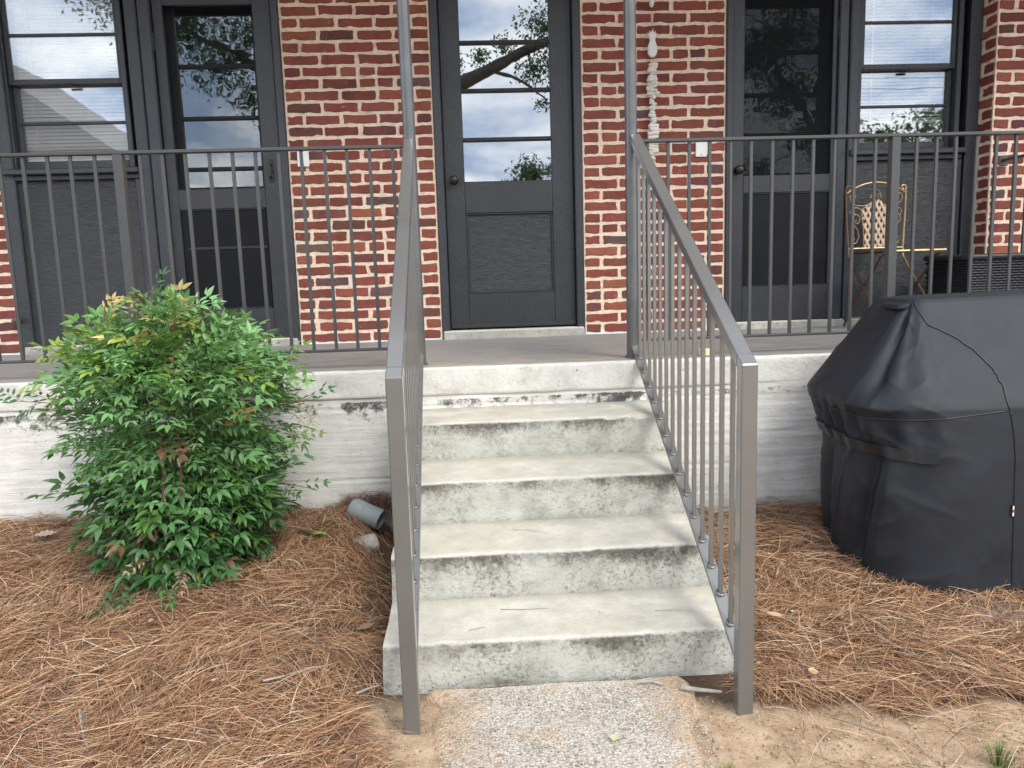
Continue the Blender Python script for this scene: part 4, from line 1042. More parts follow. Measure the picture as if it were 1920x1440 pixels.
for j, z in enumerate(zl):
    q = plan(z); s = sarc / 100.0
    low = sstep(.62, .05, z); mid = np.exp(-((z - .62) / .07) ** 2); up = sstep(.72, .80, z) * sstep(1.07, .98, z)
    drape = .020 * low * (.25 + .75 * sstep(88, 140, sarc)) * (np.sin(s * 9.2 + 1.1 + z * 2.2) + .6 * np.sin(s * 17 + z * 3)) * (.4 + .6 * vnoise(s * 2.3, 1.7, 0, 71) ** 2 * 2)
    crease = -.034 * np.exp(-((sarc - (168 + (.55 - z) * 34)) / 5.0) ** 2) * sstep(.60, .50, z) * sstep(.05, .18, z)
    crease += .022 * np.exp(-((sarc - (157 + (.55 - z) * 26)) / 8.0) ** 2) * sstep(.60, .45, z)
    crease += -.030 * np.exp(-((sarc - 238) / 6.0) ** 2) * sstep(.58, .40, z)
    puck = (.013 * mid * fbm(s * 7, z * 9, 0, 4, 72) + .010 * mid * np.sin(s * 31 + z * 20)) * sstep(112, 150, sarc)
    sag = -.008 * up * np.sin(np.clip((z - .75) / .3, 0, 1) * math.pi)
    fan = .007 * up * (np.sin(s * 14 + 2 * z) * .6 + fbm(s * 5, z * 3, 0, 3, 73))
    valley = -.022 * up * np.exp(-((sarc - 163) / 5.5) ** 2) + .009 * up * np.exp(-((sarc - 152) / 6) ** 2)
    soft = .004 * fbm(s * 4, z * 6, 0, 4, 74) * sstep(1.07, 1.0, z)
    bunch = .014 * np.exp(-((z - .705) / .018) ** 2) * np.exp(-((sarc - 165) / 14.0) ** 2)
    ridge = (1 - np.abs(vnoise(s * 6 + z * 2.5, z * 3.0, 0, 76))) ** 4 * .005 * (.4 + .6 * sstep(.0, .5, vnoise(s * 1.7, z * 2, 3, 77))) * sstep(1.06, .98, z)
    ridge += (1 - np.abs(vnoise(s * 3 - z * 9, z * 5.0 + s * 2, 0, 78))) ** 6 * .006 * sstep(1.06, .98, z) * sstep(105, 150, sarc)
    d = drape + crease + puck + sag + fan + valley + soft + bunch + ridge
    hem = .012 * np.sin(s * 5 + .5) * sstep(.12, .03, z)
    P[:, j, 0] = q[:, 0] + q[:, 2] * d; P[:, j, 1] = q[:, 1] + q[:, 3] * d; P[:, j, 2] = z + hem + .006 * fbm(s * 3, z * 3, 2, 2, 75) * up
    # the body of the grill keeps the top sloping up slightly to the right
    P[:, j, 2] += .012 * np.clip((P[:, j, 0] - 1.6), 0, 1.2) * sstep(.9, 1.08, z)
gxy = gh(P[:, 0, 0], P[:, 0, 1])
mb = MB().grid(P, True); n0 = len(mb.v); top_ring = [i * len(zl) + len(zl) - 1 for i in range(NS)]
ctr = P[:, -1].mean(0); mb.v.append((ctr[0], ctr[1], ctr[2] + .004))
for i in range(NS): mb.f.append((top_ring[i], top_ring[(i + 1) % NS], n0))
mb.f = [f[::-1] for f in mb.f]
mb.build('cover', M_COVER, grill, None, True)
def surf(i, z, off):
    j = np.searchsorted(zl, z); j = min(max(j, 1), len(zl) - 1); t_ = (z - zl[j - 1]) / (zl[j] - zl[j - 1]); q = plan(z)
    p = P[i, j - 1] * (1 - t_) + P[i, j] * t_
    return (p[0] + q[i, 2] * off, p[1] + q[i, 3] * off, p[2])
# seams: round the shoulder of the end panel, up the hood edge and down the front
MB().tube([surf(i, .700 - .030 * math.sin(min(max((i - 92) / 70, 0), 1) * math.pi * .5 + 0) * (1 if i < 200 else max(0, 1 - (i - 200) / 60)), .0015) for i in range(92, 300, 3)], .0022, 6).build('seam', M_WICKER, grill, None, True)
MB().tube([surf(int(92 + 0 * k), z, .0015) for k, z in enumerate(np.linspace(.05, .70, 40))], .0020, 6).build('seam', M_WICKER, grill, None, True)
MB().tube([surf(int(92 + 64 * ((z - .70) / .37) ** 3), z, .0018) for z in np.linspace(.70, 1.07, 40)], .0026, 6).build('seam', M_WICKER, grill, None, True)
# strap: a webbing band round the left end, its sewn tab at the front corner
sw = .020; Q = np.zeros((0, 4, 3)); rows = []
for i in range(138, 262, 2):
    zc = .545 - .045 * math.sin(min(max((i - 138) / 60, 0), 1) * math.pi / 2) * 0 + .030 * (i - 138) / 124
    a = surf(i, zc - sw, .010); b = surf(i, zc + sw, .010)
    rows.append([surf(i, zc - sw, .002), a, b, surf(i, zc + sw, .002)])
MB().grid(np.array(rows)).build('strap', M_WICKER, grill, None, 40)
rows = [[surf(i, .521, .006), surf(i, .524, .012), surf(i, .570, .012), surf(i, .573, .006)] for i in range(133, 146, 2)]
MB().grid(np.array(rows)).build('strap_tab', M_COVER, grill, None, 40)
# vent flap under the hood edge
rows = []
for i in range(160, 222, 2):
    w_ = math.sin((i - 160) / 61 * math.pi); rows.append([surf(i, 1.062, .002), surf(i, 1.058, .008 + .012 * w_), surf(i, 1.052, .012 + .016 * w_), surf(i, 1.046 - .006 * w_, .006 + .012 * w_)])
MB().grid(np.array(rows)).build('vent_flap', M_COVER, grill, None, True)
# side tag on the front seam
tg = surf(92, .35, 0)
mb = MB().box(tg[0] - .010, tg[0] - .001, tg[1] - .006, tg[1] - .002, .330, .372, .001); tgo = mb.build('tag', M_WICKER, grill)
MB().box(tg[0] - .009, tg[0] - .004, tg[1] - .0075, tg[1] - .0062, .334, .346).build('white_mark', M_WHITE, tgo)
MB().box(tg[0] - .009, tg[0] - .004, tg[1] - .0075, tg[1] - .0062, .357, .369).build('white_mark', M_WHITE, tgo)
MB().box(tg[0] - .009, tg[0] - .003, tg[1] - .0075, tg[1] - .0062, .3475, .3555).build('red_mark', M_RED, tgo)

# ------------------------------------------------------------------ nandina bush
BX, BY = -1.080, -1.90
bush = thing('nandina_bush', (BX, BY, .12), 'leafy green nandina bush with yellow and pink new tips', 'bush')
RZ = np.array([(.10, .13), (.18, .20), (.28, .27), (.42, .345), (.56, .40), (.70, .46), (.82, .465), (.90, .43), (.96, .385), (1.02, .30), (1.06, .20), (1.10, .10), (1.22, .05)])
def leaflet(mb, base, d, up, L, w, curl):
    d = d.normalized(); sd_ = d.cross(up).normalized(); n = sd_.cross(d)
    t_ = [0, .28, .62, 1.0]; wd = [0, 1.0, .72, 0]
    pts = []
    for a, ww in zip(t_, wd):
        c_ = base + d * L * a - n * curl * L * a * a
        if ww == 0: pts.append([c_])
        else: pts.append([c_ + sd_ * w * ww * .5 + n * w * .16, c_, c_ - sd_ * w * ww * .5 + n * w * .16])
    vs = [pts[0][0], *pts[1], *pts[2], pts[3][0]]
    mb.add(vs, [(0, 1, 2), (0, 2, 3), (1, 4, 5, 2), (2, 5, 6, 3), (4, 7, 5), (5, 7, 6)])
def compound(seed, pairs, span, L0):
    rg = random.Random(seed); mb = MB(); up = Vector((0, 0, 1)); pts = []
    for i in range(pairs + 1):
        f = i / pairs; pts.append(Vector((span * f, rg.gauss(0, .003), -.18 * span * f * f)))
    mb.tube([tuple(p) for p in pts], [.0016 * (1 - .5 * i / pairs) for i in range(pairs + 1)], 3, False)
    for i in range(1, pairs + 1):
        f = i / pairs; L = L0 * rg.uniform(.8, 1.12) * (1.05 - .25 * f)
        for s_ in (-1, 1):
            a = rg.uniform(.75, 1.1) * s_
            d_ = Vector((math.cos(a), math.sin(a), rg.uniform(-.35, .2)))
            b = pts[i] + d_ * .006
            leaflet(mb, b, d_, (up + Vector((rg.gauss(0, .25), rg.gauss(0, .25), 0))).normalized(), L, L * rg.uniform(.36, .46), rg.uniform(.08, .3))
            if rg.random() < .45 and i < pairs:
                d2 = Vector((math.cos(a * .45), math.sin(a * .45), rg.uniform(-.4, .2))); leaflet(mb, b + d_ * L * .8, d2, up, L * .8, L * .30, .2)
    leaflet(mb, pts[-1], Vector((1, rg.gauss(0, .1), -.2)), up, L0 * 1.05, L0 * .40, .15)
    return mb
CL = [compound(300 + i, random.choice((3, 3, 4)), random.uniform(.095, .15), random.uniform(.042, .058)) for i in range(12)]
CM = []
for q in CL:
    me = q.mesh('leaf'); me.materials.append(M_LEAF); CM.append(me)
leaves = []
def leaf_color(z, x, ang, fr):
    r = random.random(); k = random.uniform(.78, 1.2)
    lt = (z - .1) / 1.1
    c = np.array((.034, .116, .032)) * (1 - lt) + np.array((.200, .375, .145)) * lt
    if x < BX - .25 and z > .78 and r < .75: c = np.array((.26, .36, .055))
    elif z > .85 and r < .09: c = np.array((.24, .36, .07))
    elif z > .98 and x < BX + .05 and r < .28: c = np.array((.40, .32, .12))
    elif x > BX + .30 and r < .35: c = np.array((.13, .23, .045))
    elif z < .42 and r < .05: c = np.array((.34, .20, .15))
    elif z < .42 and r < .08: c = np.array((.36, .28, .04))
    elif r > .988: c = np.array((.22, .10, .05))
    elif r > .86: c = np.array((.085, .19, .035))
    return tuple(np.clip(c * k, 0, 1))
def put_leaf(p, d, upv, sc, i, col):
    d = Vector(d).normalized(); u = Vector(upv); yv = u.cross(d).normalized(); u = d.cross(yv)
    M = Matrix((d, yv, u)).transposed()
    leaves.append((p, M, sc, i, col))
for i in range(2700):
    z = random.uniform(.11, 1.02) if random.random() < .72 else (random.uniform(.10, .45) if random.random() < .7 else random.uniform(.85, 1.10))
    r0 = np.interp(z, RZ[:, 0], RZ[:, 1]); a = random.uniform(0, 2 * math.pi); rr = r0 * math.sqrt(random.uniform(.18, 1.0)) * (1 + .26 * float(fbm(math.cos(a) * 2.0 + 7, math.sin(a) * 2.0, z * 4.5, 2, 81))) - .115
    rr = max(rr, .01); yk = .82
    p = (BX + rr * math.cos(a), BY + rr * math.sin(a) * yk, z)
    out = Vector((math.cos(a), math.sin(a), 0)); el = random.gauss(.30 if z > .7 else -.12, .42)
    d = out * math.cos(el) + Vector((0, 0, math.sin(el))) + Vector((random.gauss(0, .35), random.gauss(0, .35), random.gauss(0, .15)))
    up = Vector((0, 0, 1)) + out * random.uniform(.1, .9) + Vector((random.gauss(0, .25), random.gauss(0, .25), 0))
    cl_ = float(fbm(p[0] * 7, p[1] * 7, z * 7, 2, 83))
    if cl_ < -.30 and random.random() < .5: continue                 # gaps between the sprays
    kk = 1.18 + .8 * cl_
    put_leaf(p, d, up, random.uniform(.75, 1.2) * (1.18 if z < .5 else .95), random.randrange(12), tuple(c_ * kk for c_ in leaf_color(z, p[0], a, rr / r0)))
# sprays that stand clear of the mass
def spray(p, d, n, col, sc=1.0, step=.055):
    p = Vector(p); d = Vector(d).normalized()
    MB().tube([p - d * .14, p, p + d * step * n], [.0030, .0022, .0008], 5).build('stem', M_STEM, bush)
    for k in range(n):
        q = p + d * step * k; s_ = 1 if k % 2 else -1
        dd = d + Vector((-d.z, .2 * s_, d.x)) * .45 * s_
        put_leaf(tuple(q), dd, (random.gauss(0, .2), -.55, .8), sc * random.uniform(.75, 1.0), random.randrange(12), tuple(np.clip(np.array(col) * random.uniform(.85, 1.2), 0, 1)))
spray((-1.37, -1.95, .79), (-1, 0, .10), 5, (.055, .14, .06), .85)
spray((-1.32, -1.97, .83), (-1, -.1, .35), 4, (.30, .42, .06), .85)
spray((-1.28, -1.96, .88), (-.9, 0, .55), 4, (.30, .40, .06), .8)
spray((-1.24, -1.96, .97), (-.25, 0, 1), 3, (.46, .36, .11), .7)
spray((-1.11, -1.93, 1.05), (-.1, 0, 1), 3, (.07, .18, .065), .8)
spray((-1.17, -1.93, 1.06), (-.9, 0, .5), 2, (.08, .19, .07), .75)
spray((-.97, -1.93, 1.05), (.7, 0, .5), 2, (.08, .19, .07), .75)
spray((-.72, -1.90, .90), (1, 0, .35), 2, (.17, .27, .06), .75)
spray((-.67, -1.90, .76), (1, 0, .12), 2, (.06, .15, .05), .75)
spray((-.70, -1.93, .66), (1, -.1, -.3), 2, (.17, .28, .05), .75)
spray((-.70, -1.95, .47), (1, 0, -.25), 2, (.06, .15, .04), .75)
spray((-1.20, -2.12, .24), (-.2, -.6, -.5), 3, (.05, .15, .04), .85)
spray((-1.08, -2.14, .22), (.2, -.7, -.4), 2, (.07, .17, .04), .8)
spray((-1.02, -2.13, .25), (.2, -.7, -.1), 3, (.36, .22, .17), .62)
spray((-1.10, -2.15, .28), (-.2, -.7, .1), 2, (.38, .26, .17), .55)
leaves.sort(key=lambda l: (Vector(l[0]) - CP).length - .15 * l[2])
mb = MB(); cols = []
for k, (p, M, sc_, i, col) in enumerate(leaves):
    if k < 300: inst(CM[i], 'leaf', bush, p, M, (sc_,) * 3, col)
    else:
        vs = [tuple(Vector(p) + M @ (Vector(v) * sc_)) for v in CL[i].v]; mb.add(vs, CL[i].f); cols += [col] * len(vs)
fo = mb.build('foliage', M_LEAFM, bush); fo['kind'] = 'stuff'
a_ = fo.data.color_attributes.new('tint', 'FLOAT_COLOR', 'POINT'); arr = np.ones((len(cols), 4), np.float32); arr[:, :3] = cols; a_.data.foreach_set('color', arr.ravel())
for k in range(7):
    a = k * 2.4 + 1.0; r1 = random.uniform(.02, .13); top_z = random.uniform(.65, 1.02); r2 = random.uniform(.06, .24)
    b0 = Vector((BX + r1 * math.cos(a), BY + r1 * math.sin(a) * .8, .08)); b1 = Vector((BX + r2 * math.cos(a), BY + r2 * math.sin(a) * .8, top_z))
    md = (b0 + b1) / 2 + Vector((random.gauss(0, .02), random.gauss(0, .02), 0))
    MB().tube([b0, md, b1], [.0085, .007, .003], 7).build('stem', M_STEM, bush, None, 40)
for x0_, zz0, zz1 in ((-1.045, .46, .70), (-.985, .50, .69)):
    MB().tube([(x0_, -2.175, zz0), (x0_ + .004, -2.165, (zz0 + zz1) / 2), (x0_ - .006, -2.14, zz1)], [.0075, .007, .005] if x0_ < -1 else [.0045, .004, .003], 8).build('stem', M_STEM, bush, None, 40)
# dead brown twigs at the right edge of the bush
dt = MB(); dcol = []
for k in range(26):
    p = Vector((-.66 + random.uniform(-.03, .06), -1.80 + random.uniform(-.05, .05), .70 + random.uniform(-.07, .05))); d_ = Vector((random.uniform(.3, 1), random.gauss(0, .4), random.uniform(-.7, .7))).normalized() * random.uniform(.03, .07)
    dt.tube([p, p + d_ * .5 + Vector((0, 0, .006)), p + d_], [.0014, .0011, .0005], 4)
M_DRYST = simple('dry_tan_twig', (.44, .30, .13), .8); dt.build('dead_twigs', M_DRYST, bush)

# ------------------------------------------------------------------ pine straw
def straw_density(x, y):
    left = (x < -.275) | ((y < -2.70) & (x < -.24))
    right = (x > .80) | ((y < -2.66) & (x > .76))
    d = np.where(left | right, 1.0, 0.0)
    d = d * (1 - np.clip(sandmask(x, y) * 1.25, 0, .965))
    d = d * np.clip(1 - .75 * np.exp(-(((x + .5) / .17) ** 2 + ((y + 2.38) / .12) ** 2)) - .85 * np.exp(-(((x - 1.75) / .26) ** 2 + ((y + 2.42) / .11) ** 2)), 0, 1)
    d = d * (y < -1.485) * np.clip(1.0 + .55 * fbm(x * 2.6, y * 3.4, 0, 3, 91), .35, 1.4)
    stairs_ = (x > -.285) & (x < .80) & (y > -2.68)
    return np.where(stairs_, 0, d)
def needles(n, xr, yr, seed, L=(.07, .19), W=(.0009, .0018), thick=.050):
    rg = np.random.default_rng(seed); m = int(n * 2.6)
    x = rg.uniform(*xr, m); y = rg.uniform(*yr, m); keep = rg.random(m) < straw_density(x, y) / 1.4
    x, y = x[keep][:n], y[keep][:n]; n = len(x)
    flow = 2.6 * fbm(x * 2.3, y * 2.3, 0, 3, seed + 3)
    th = flow + rg.normal(0, .55, n) + (rg.random(n) < .35) * rg.uniform(0, math.pi, n)
    ln = rg.uniform(*L, n); wd = rg.uniform(*W, n); cv = rg.normal(0, .55, n)
    clump = np.clip(fbm(x * 6, y * 6, 0, 3, seed + 9) + .35, 0, 1)
    h0 = rg.random(n) ** 1.4 * thick * (.35 + clump); dz = rg.normal(0, .055, n); arch = np.abs(rg.normal(0, .008, n))
    K = 5; ts = np.linspace(-.5, .5, K); V = np.zeros((n, K, 2, 3))
    tw = rg.normal(0, .6, n)
    for k, t_ in enumerate(ts):
        a = th + cv * t_ * .6; px = x + np.cos(th) * ln * t_ + -np.sin(th) * cv * ln * .22 * t_ * t_; py = y + np.sin(th) * ln * t_ + np.cos(th) * cv * ln * .22 * t_ * t_
        pz = gh(px, py) + .004 + h0 + dz * ln * t_ + arch * (1 - 4 * t_ * t_)
        w = wd * (1 - .55 * (2 * abs(t_)) ** 3) * .5
        sx, sy = -np.sin(a) * np.cos(tw), np.cos(a) * np.cos(tw); sz = np.sin(tw)
        for s_, e in ((0, 1), (1, -1)):
            V[:, k, s_, 0] = px + sx * w * e; V[:, k, s_, 1] = py + sy * w * e; V[:, k, s_, 2] = np.maximum(pz + sz * w * e, gh(px, py) + .001)
    V[..., 1] = np.minimum(V[..., 1], -1.472)
    lx = (V[..., 0] > -.272) & (V[..., 0] < .2) & (V[..., 1] > -2.66); V[..., 0] = np.where(lx, -.272 - rg.random() * .004, V[..., 0])
    rx = (V[..., 0] < .797) & (V[..., 0] > .2) & (V[..., 1] > -2.66); V[..., 0] = np.where(rx, .797, V[..., 0])
    base = np.arange(n)[:, None] * (K * 2)
    F = np.concatenate([np.stack([base[:, 0] + 2 * k, base[:, 0] + 2 * k + 1, base[:, 0] + 2 * k + 3, base[:, 0] + 2 * k + 2], -1) for k in range(K - 1)])
    pal = np.array([(.43, .215, .105), (.56, .315, .165), (.70, .46, .27), (.29, .136, .072), (.095, .052, .034), (.78, .61, .43), (.46, .31, .22)])
    pr = np.array([.20, .20, .16, .15, .18, .06, .05])
    c = pal[rg.choice(len(pal), n, p=pr)] * rg.uniform(.75, 1.2, (n, 1))
    wall_shade = np.clip(fbm(x * 1.8, y * 1.8, 0, 2, 97) + .5 * (y + 2.1), 0, .6)[:, None]      # random browner straw, plus porch wall shade painted in as darker brown
    c = c * (1 - wall_shade) + np.array((.16, .075, .042)) * wall_shade * rg.uniform(.7, 1.3, (n, 1))
    C = np.repeat(c, K * 2, 0)
    return V.reshape(-1, 3), F, C
parts = [needles(100000, (-2.35, -.22), (-3.35, -1.48), 1), needles(58000, (.76, 2.5), (-3.35, -1.48), 2), needles(7000, (-3.6, -2.2), (-3.3, -1.48), 3), needles(7000, (2.4, 3.8), (-3.3, -1.48), 4), needles(3500, (-2.2, -.25), (-3.2, -1.5), 5, (.12, .24), (.0015, .0026), .06), needles(2200, (.78, 2.4), (-3.0, -1.5), 6, (.12, .24), (.0015, .0026), .055)]
VV, FF, CC, off = [], [], [], 0
for V, F, C in parts:
    VV.append(V); FF.append(F + off); CC.append(C); off += len(V)
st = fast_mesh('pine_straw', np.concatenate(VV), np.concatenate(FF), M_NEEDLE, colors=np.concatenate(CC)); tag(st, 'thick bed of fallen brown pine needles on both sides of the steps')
# straw piled over the drain pipe
def heap(n, c, rad, hgt, seed):
    rg = np.random.default_rng(seed); Vs, Fs, Cs = [], [], []
    for i in range(n):
        a = rg.uniform(0, 2 * math.pi); r_ = rad * math.sqrt(rg.random()); p = np.array((c[0] + r_ * math.cos(a), min(c[1] + r_ * math.sin(a) * .5, -1.49), 0)); p[2] = c[2] + hgt * (1 - (r_ / rad) ** 2) * rg.uniform(.3, 1)
        th = rg.normal(.3, .8); L = rg.uniform(.06, .16); dz = rg.normal(-.05, .3); d = np.array((math.cos(th), math.sin(th) * .5, dz)) * L / 2; w = np.array((-math.sin(th), math.cos(th), 0)) * .0011
        o_ = len(Vs) * 0 + sum(len(v) for v in Vs); m = p + np.array((0, 0, .015))
        v = np.array([p - d - w, p - d + w, m - w, m + w, p + d - w * .5, p + d + w * .5]); v[:, 1] = np.minimum(v[:, 1], -1.475); v[:, 0] = np.minimum(v[:, 0], -.274)
        Vs.append(v); Fs += [(o_, o_ + 1, o_ + 3, o_ + 2), (o_ + 2, o_ + 3, o_ + 5, o_ + 4)]; Cs.append(np.tile(np.array((.20, .09, .05)) * rg.uniform(.5, 1.5), (6, 1)))
    return np.concatenate(Vs), np.array(Fs), np.concatenate(Cs)
V, F, C = heap(520, (-.44, -1.51, .20), .19, .10, 8)
hp = fast_mesh('straw_heap', V, F, M_NEEDLE, colors=C); tag(hp, 'small mound of pine needles over the grey drain pipe')

# ------------------------------------------------------------------ drain pipes
def pipe(name, c, d, r_, L, m, rings, label, parent_cat='pipe'):
    c = Vector(c); d = Vector(d).normalized(); e = thing(name, tuple(c), label, parent_cat)
    a = Vector((0, 0, 1)); nx = d.cross(a).normalized(); ny = nx.cross(d); n = 28
    def tube_open(r0, t0, t1, rr1=None):
        mb = MB(); vs = []
        for t_, r1 in ((t0, r0), (t1, r0 if rr1 is None else rr1)):
            for j in range(n): q = 2 * math.pi * j / n; vs.append(c + d * t_ + (nx * math.cos(q) + ny * math.sin(q)) * r1)
        mb.add(vs, [(j, (j + 1) % n, n + (j + 1) % n, n + j) for j in range(n)]); return mb
    body = MB(); prof = [(r_ * .90, -L * .1), (r_ * .90, L), (r_, L), (r_, 0), (r_ * .985, -L * .05)]
    for k in range(len(prof) - 1):
        vs = []
        for rr, t_ in (prof[k], prof[k + 1]):
            for j in range(n): q = 2 * math.pi * j / n; vs.append(c + d * t_ + (nx * math.cos(q) + ny * math.sin(q)) * rr)
        body.add(vs, [(j, (j + 1) % n, n + (j + 1) % n, n + j) for j in range(n)])
    body.build('pipe_body', m, e, None, 40)
    for t0, t1 in rings:
        rg_ = MB(); prof = [(r_ * 1.001, t0), (r_ * 1.05, t0 + .002), (r_ * 1.05, t1 - .002), (r_ * 1.001, t1)]
        for k in range(3):
            vs = []
            for rr, t_ in (prof[k], prof[k + 1]):
                for j in range(n): q = 2 * math.pi * j / n; vs.append(c + d * t_ + (nx * math.cos(q) + ny * math.sin(q)) * rr)
            rg_.add(vs, [(j, (j + 1) % n, n + (j + 1) % n, n + j) for j in range(n)])
        rg_.build('coupling', m, e, None, 40)
    vs = [c + (nx * math.cos(2 * math.pi * j / n) + ny * math.sin(2 * math.pi * j / n)) * r_ * .9 + d * (L * .35) for j in range(n)]
    MB().add(vs, [tuple(range(n))]).build('dark_bore', M_BLACKIN, e)
    return e
pipe('drain_pipe', (-.500, -1.600, .252), (.90, -.30, -.32), .044, .128, M_PVC, [(.0, .050)], 'grey plastic drain pipe end lying in the straw beside the steps')
pipe('broken_pipe', (-.405, -1.745, .150), (-.86, -.45, -.08), .040, .085, M_PVCW, [(.02, .032), (.045, .057)], 'dirty white pipe mouth half buried below the grey drain pipe')

# ------------------------------------------------------------------ seedlings, grass, leaves, twigs
def leafy(name, loc, label, specs, cat='seedling'):
    e = thing(name, loc, label, cat)
    for ang, L, w, el, col in specs:
        mb = MB(); leaflet(mb, Vector(loc) + Vector((0, 0, .012)), Vector((math.cos(ang) * math.cos(el), math.sin(ang) * math.cos(el), math.sin(el))), Vector((0, 0, 1)), L, w, .15)
        o = mb.build('leaf', M_LITTER_O, e); o.color = (*col, 1)
    MB().tube([Vector(loc) + Vector((0, 0, -.02)), Vector(loc) + Vector((.002, 0, .014))], [.002, .0014], 5).build('stem', M_SUCC, e)
gz = lambda x, y: float(gh(x, y))
leafy('seedling', (-.640, -1.79, gz(-.64, -1.79) + .03), 'two leaf seedling, one leaf yellow green, in straw near the pipes', [(2.6, .055, .026, .25, (.055, .13, .045)), (-.2, .072, .034, .1, (.26, .40, .05))])
leafy('seedling', (-.315, -1.93, gz(-.315, -1.93) + .035), 'tiny bright green weed tucked against the left side of the steps', [(3.0, .04, .026, .3, (.16, .34, .05)), (-1.9, .04, .03, .2, (.16, .34, .05)), (.2, .03, .022, .5, (.12, .28, .05))])
def tuft(loc, n, hgt, label, spread):
    vs = []; mb = MB(); rg = random.Random(int(loc[0] * 1000))
    for k in range(n):
        a = rg.uniform(0, 6.28); r_ = rg.uniform(0, spread); b = Vector(loc) + Vector((math.cos(a) * r_ * .6, math.sin(a) * r_ * .6, -.005)); tip = b + Vector((math.cos(a) * r_, math.sin(a) * r_, hgt * rg.uniform(.5, 1))); w = Vector((-math.sin(a), math.cos(a), 0)) * .0014; m_ = (b + tip) / 2 + Vector((0, 0, hgt * .12))
        mb.add([b - w, b + w, m_ + w, m_ - w, tip], [(0, 1, 2, 3), (3, 2, 4)])
    o = mb.build('grass_tuft', simple('grass_blade', (.17, .24, .07), .6, 0, .35, 20), None, loc); tag(o, label, 'grass tuft', 'grass tufts in the sand'); return o
tuft((1.262, -3.115, gz(1.262, -3.115)), 70, .075, 'green grass tuft in the sand at the bottom right corner', .035)
tuft((.600, -3.085, gz(.6, -3.085)), 22, .035, 'small sparse grass sprig in the sand right of the walk', .028)
tuft((1.42, -2.72, gz(1.42, -2.72)), 34, .05, 'yellowing grass blades poking through straw at the far right', .06)
def lobed(mb, c, ang, L, W, tilt, lobes, rg):
    """a flat, curled dead leaf with lobes"""
    pts = []; k = 5
    for i in range(k * 2 + 1):
        t_ = i / (k * 2); w = W * math.sin(math.pi * min(1, t_ * 1.02 + .03)) * (1 if (i % 2 or not lobes) else .45)
        pts.append((t_ * L, w * .5))
    R_ = Matrix.Rotation(ang, 3, 'Z') @ Matrix.Rotation(tilt, 3, 'Y') @ Matrix.Rotation(rg.uniform(-.3, .3), 3, 'X')
    vs = []
    for (x, w) in pts:
        cz = .18 * L * (x / L - .5) ** 2
        for s_ in (1, 0, -1): vs.append(Vector(c) + R_ @ Vector((x - L / 2, w * s_, cz + abs(s_) * .25 * w)))
    fs = []
    for i in range(len(pts) - 1):
        for j in (0, 1): fs.append((i * 3 + j, i * 3 + j + 1, (i + 1) * 3 + j + 1, (i + 1) * 3 + j))
    mb.add(vs, fs)
def dead_leaf(x, y, L, W, ang, col, label, lobes=True, dz=.035, name='fallen_leaf'):
    rg = random.Random(int(x * 999 + y * 77)); mb = MB(); z = gz(x, y) + dz + (.022 if dz >= .03 else 0); lobed(mb, (x, y, z), ang, L, W, rg.uniform(-.2, .1), lobes, rg)
    tl = Vector((math.cos(ang), math.sin(ang), .1)); b = Vector((x, y, z)) - tl * L * .5; mb.tube([b, b - tl * L * .35], [.0012, .0008], 4)
    o = mb.build(name, M_LITTER_O, None, (x, y, z), True); o.color = (*col, 1); tag(o, label, 'leaf', 'fallen leaves'); return o
dead_leaf(-1.70, -1.72, .085, .05, .3, (.52, .36, .30), 'large pinkish brown lobed leaf at the left edge of the straw', True, .045)
dead_leaf(-1.60, -1.57, .07, .022, .1, (.62, .55, .44), 'long pale leaf near the wall left of the bush', False, .045)
dead_leaf(-1.46, -1.80, .06, .045, .9, (.74, .68, .55), 'crumpled cream leaf below the left side of the bush', True, .045)
dead_leaf(-1.49, -1.73, .05, .025, 1.6, (.60, .45, .22), 'curled tan leaf just above the crumpled cream leaf', False, .05)
dead_leaf(-1.035, -2.62, .05, .04, 1.9, (.62, .33, .22), 'reddish tan leaf in the middle of the left straw', True)
dead_leaf(-1.12, -2.56, .055, .035, .6, (.55, .38, .22), 'tan leaf left of the reddish leaf in the straw', True)
dead_leaf(-.72, -2.80, .05, .03, .4, (.62, .40, .22), 'tan leaf near the sand at the lower left', True, .03)
dead_leaf(.352, -2.945, .042, .040, 1.2, (.62, .62, .38), 'pale green star shaped leaf lying on the walk', True, .022)
dead_leaf(.055, -2.985, .026, .014, .2, (.42, .22, .12), 'small brown leaf fragment on the walk', False, .020)
dead_leaf(.985, -2.42, .06, .02, -.3, (.58, .38, .25), 'narrow tan leaf in the straw right of the right newel post', False)
dead_leaf(.965, -2.745, .04, .028, 1.4, (.66, .48, .26), 'upright tan leaf at the lower edge of the right straw', False, .035)
dead_leaf(-.36, -2.35, .07, .045, .7, (.30, .19, .13), 'brown leaf pressed against the left side of the steps', True, .03)
dead_leaf(-.52, -2.36, .05, .034, .1, (.42, .29, .19), 'brown leaf on the bare soil patch left of the steps', True, .012)
def twig(pts, r0, r1, m, label, name='twig'):
    r0, r1 = r0 * .75, r1 * .6; k = len(pts); o = MB().tube(pts, [r0 + (r1 - r0) * i / (k - 1) for i in range(k)], 7).build(name, m, None, None, 40); tag(o, label, 'twig', 'twigs on the ground')
def gp(x, y, d): return (x, y, gz(x, y) + d)
twig([gp(-1.095, -2.735, .05), gp(-1.06, -2.80, .052), gp(-1.03, -2.85, .05), gp(-.995, -2.90, .045)], .0055, .0040, M_TWIG, 'straight grey twig in the straw at the lower left')
twig([gp(-.62, -2.645, .05), gp(-.56, -2.635, .055), gp(-.50, -2.61, .055), gp(-.43, -2.585, .05)], .0045, .0025, M_TWIG, 'pale crooked twig in the straw left of the left newel post')
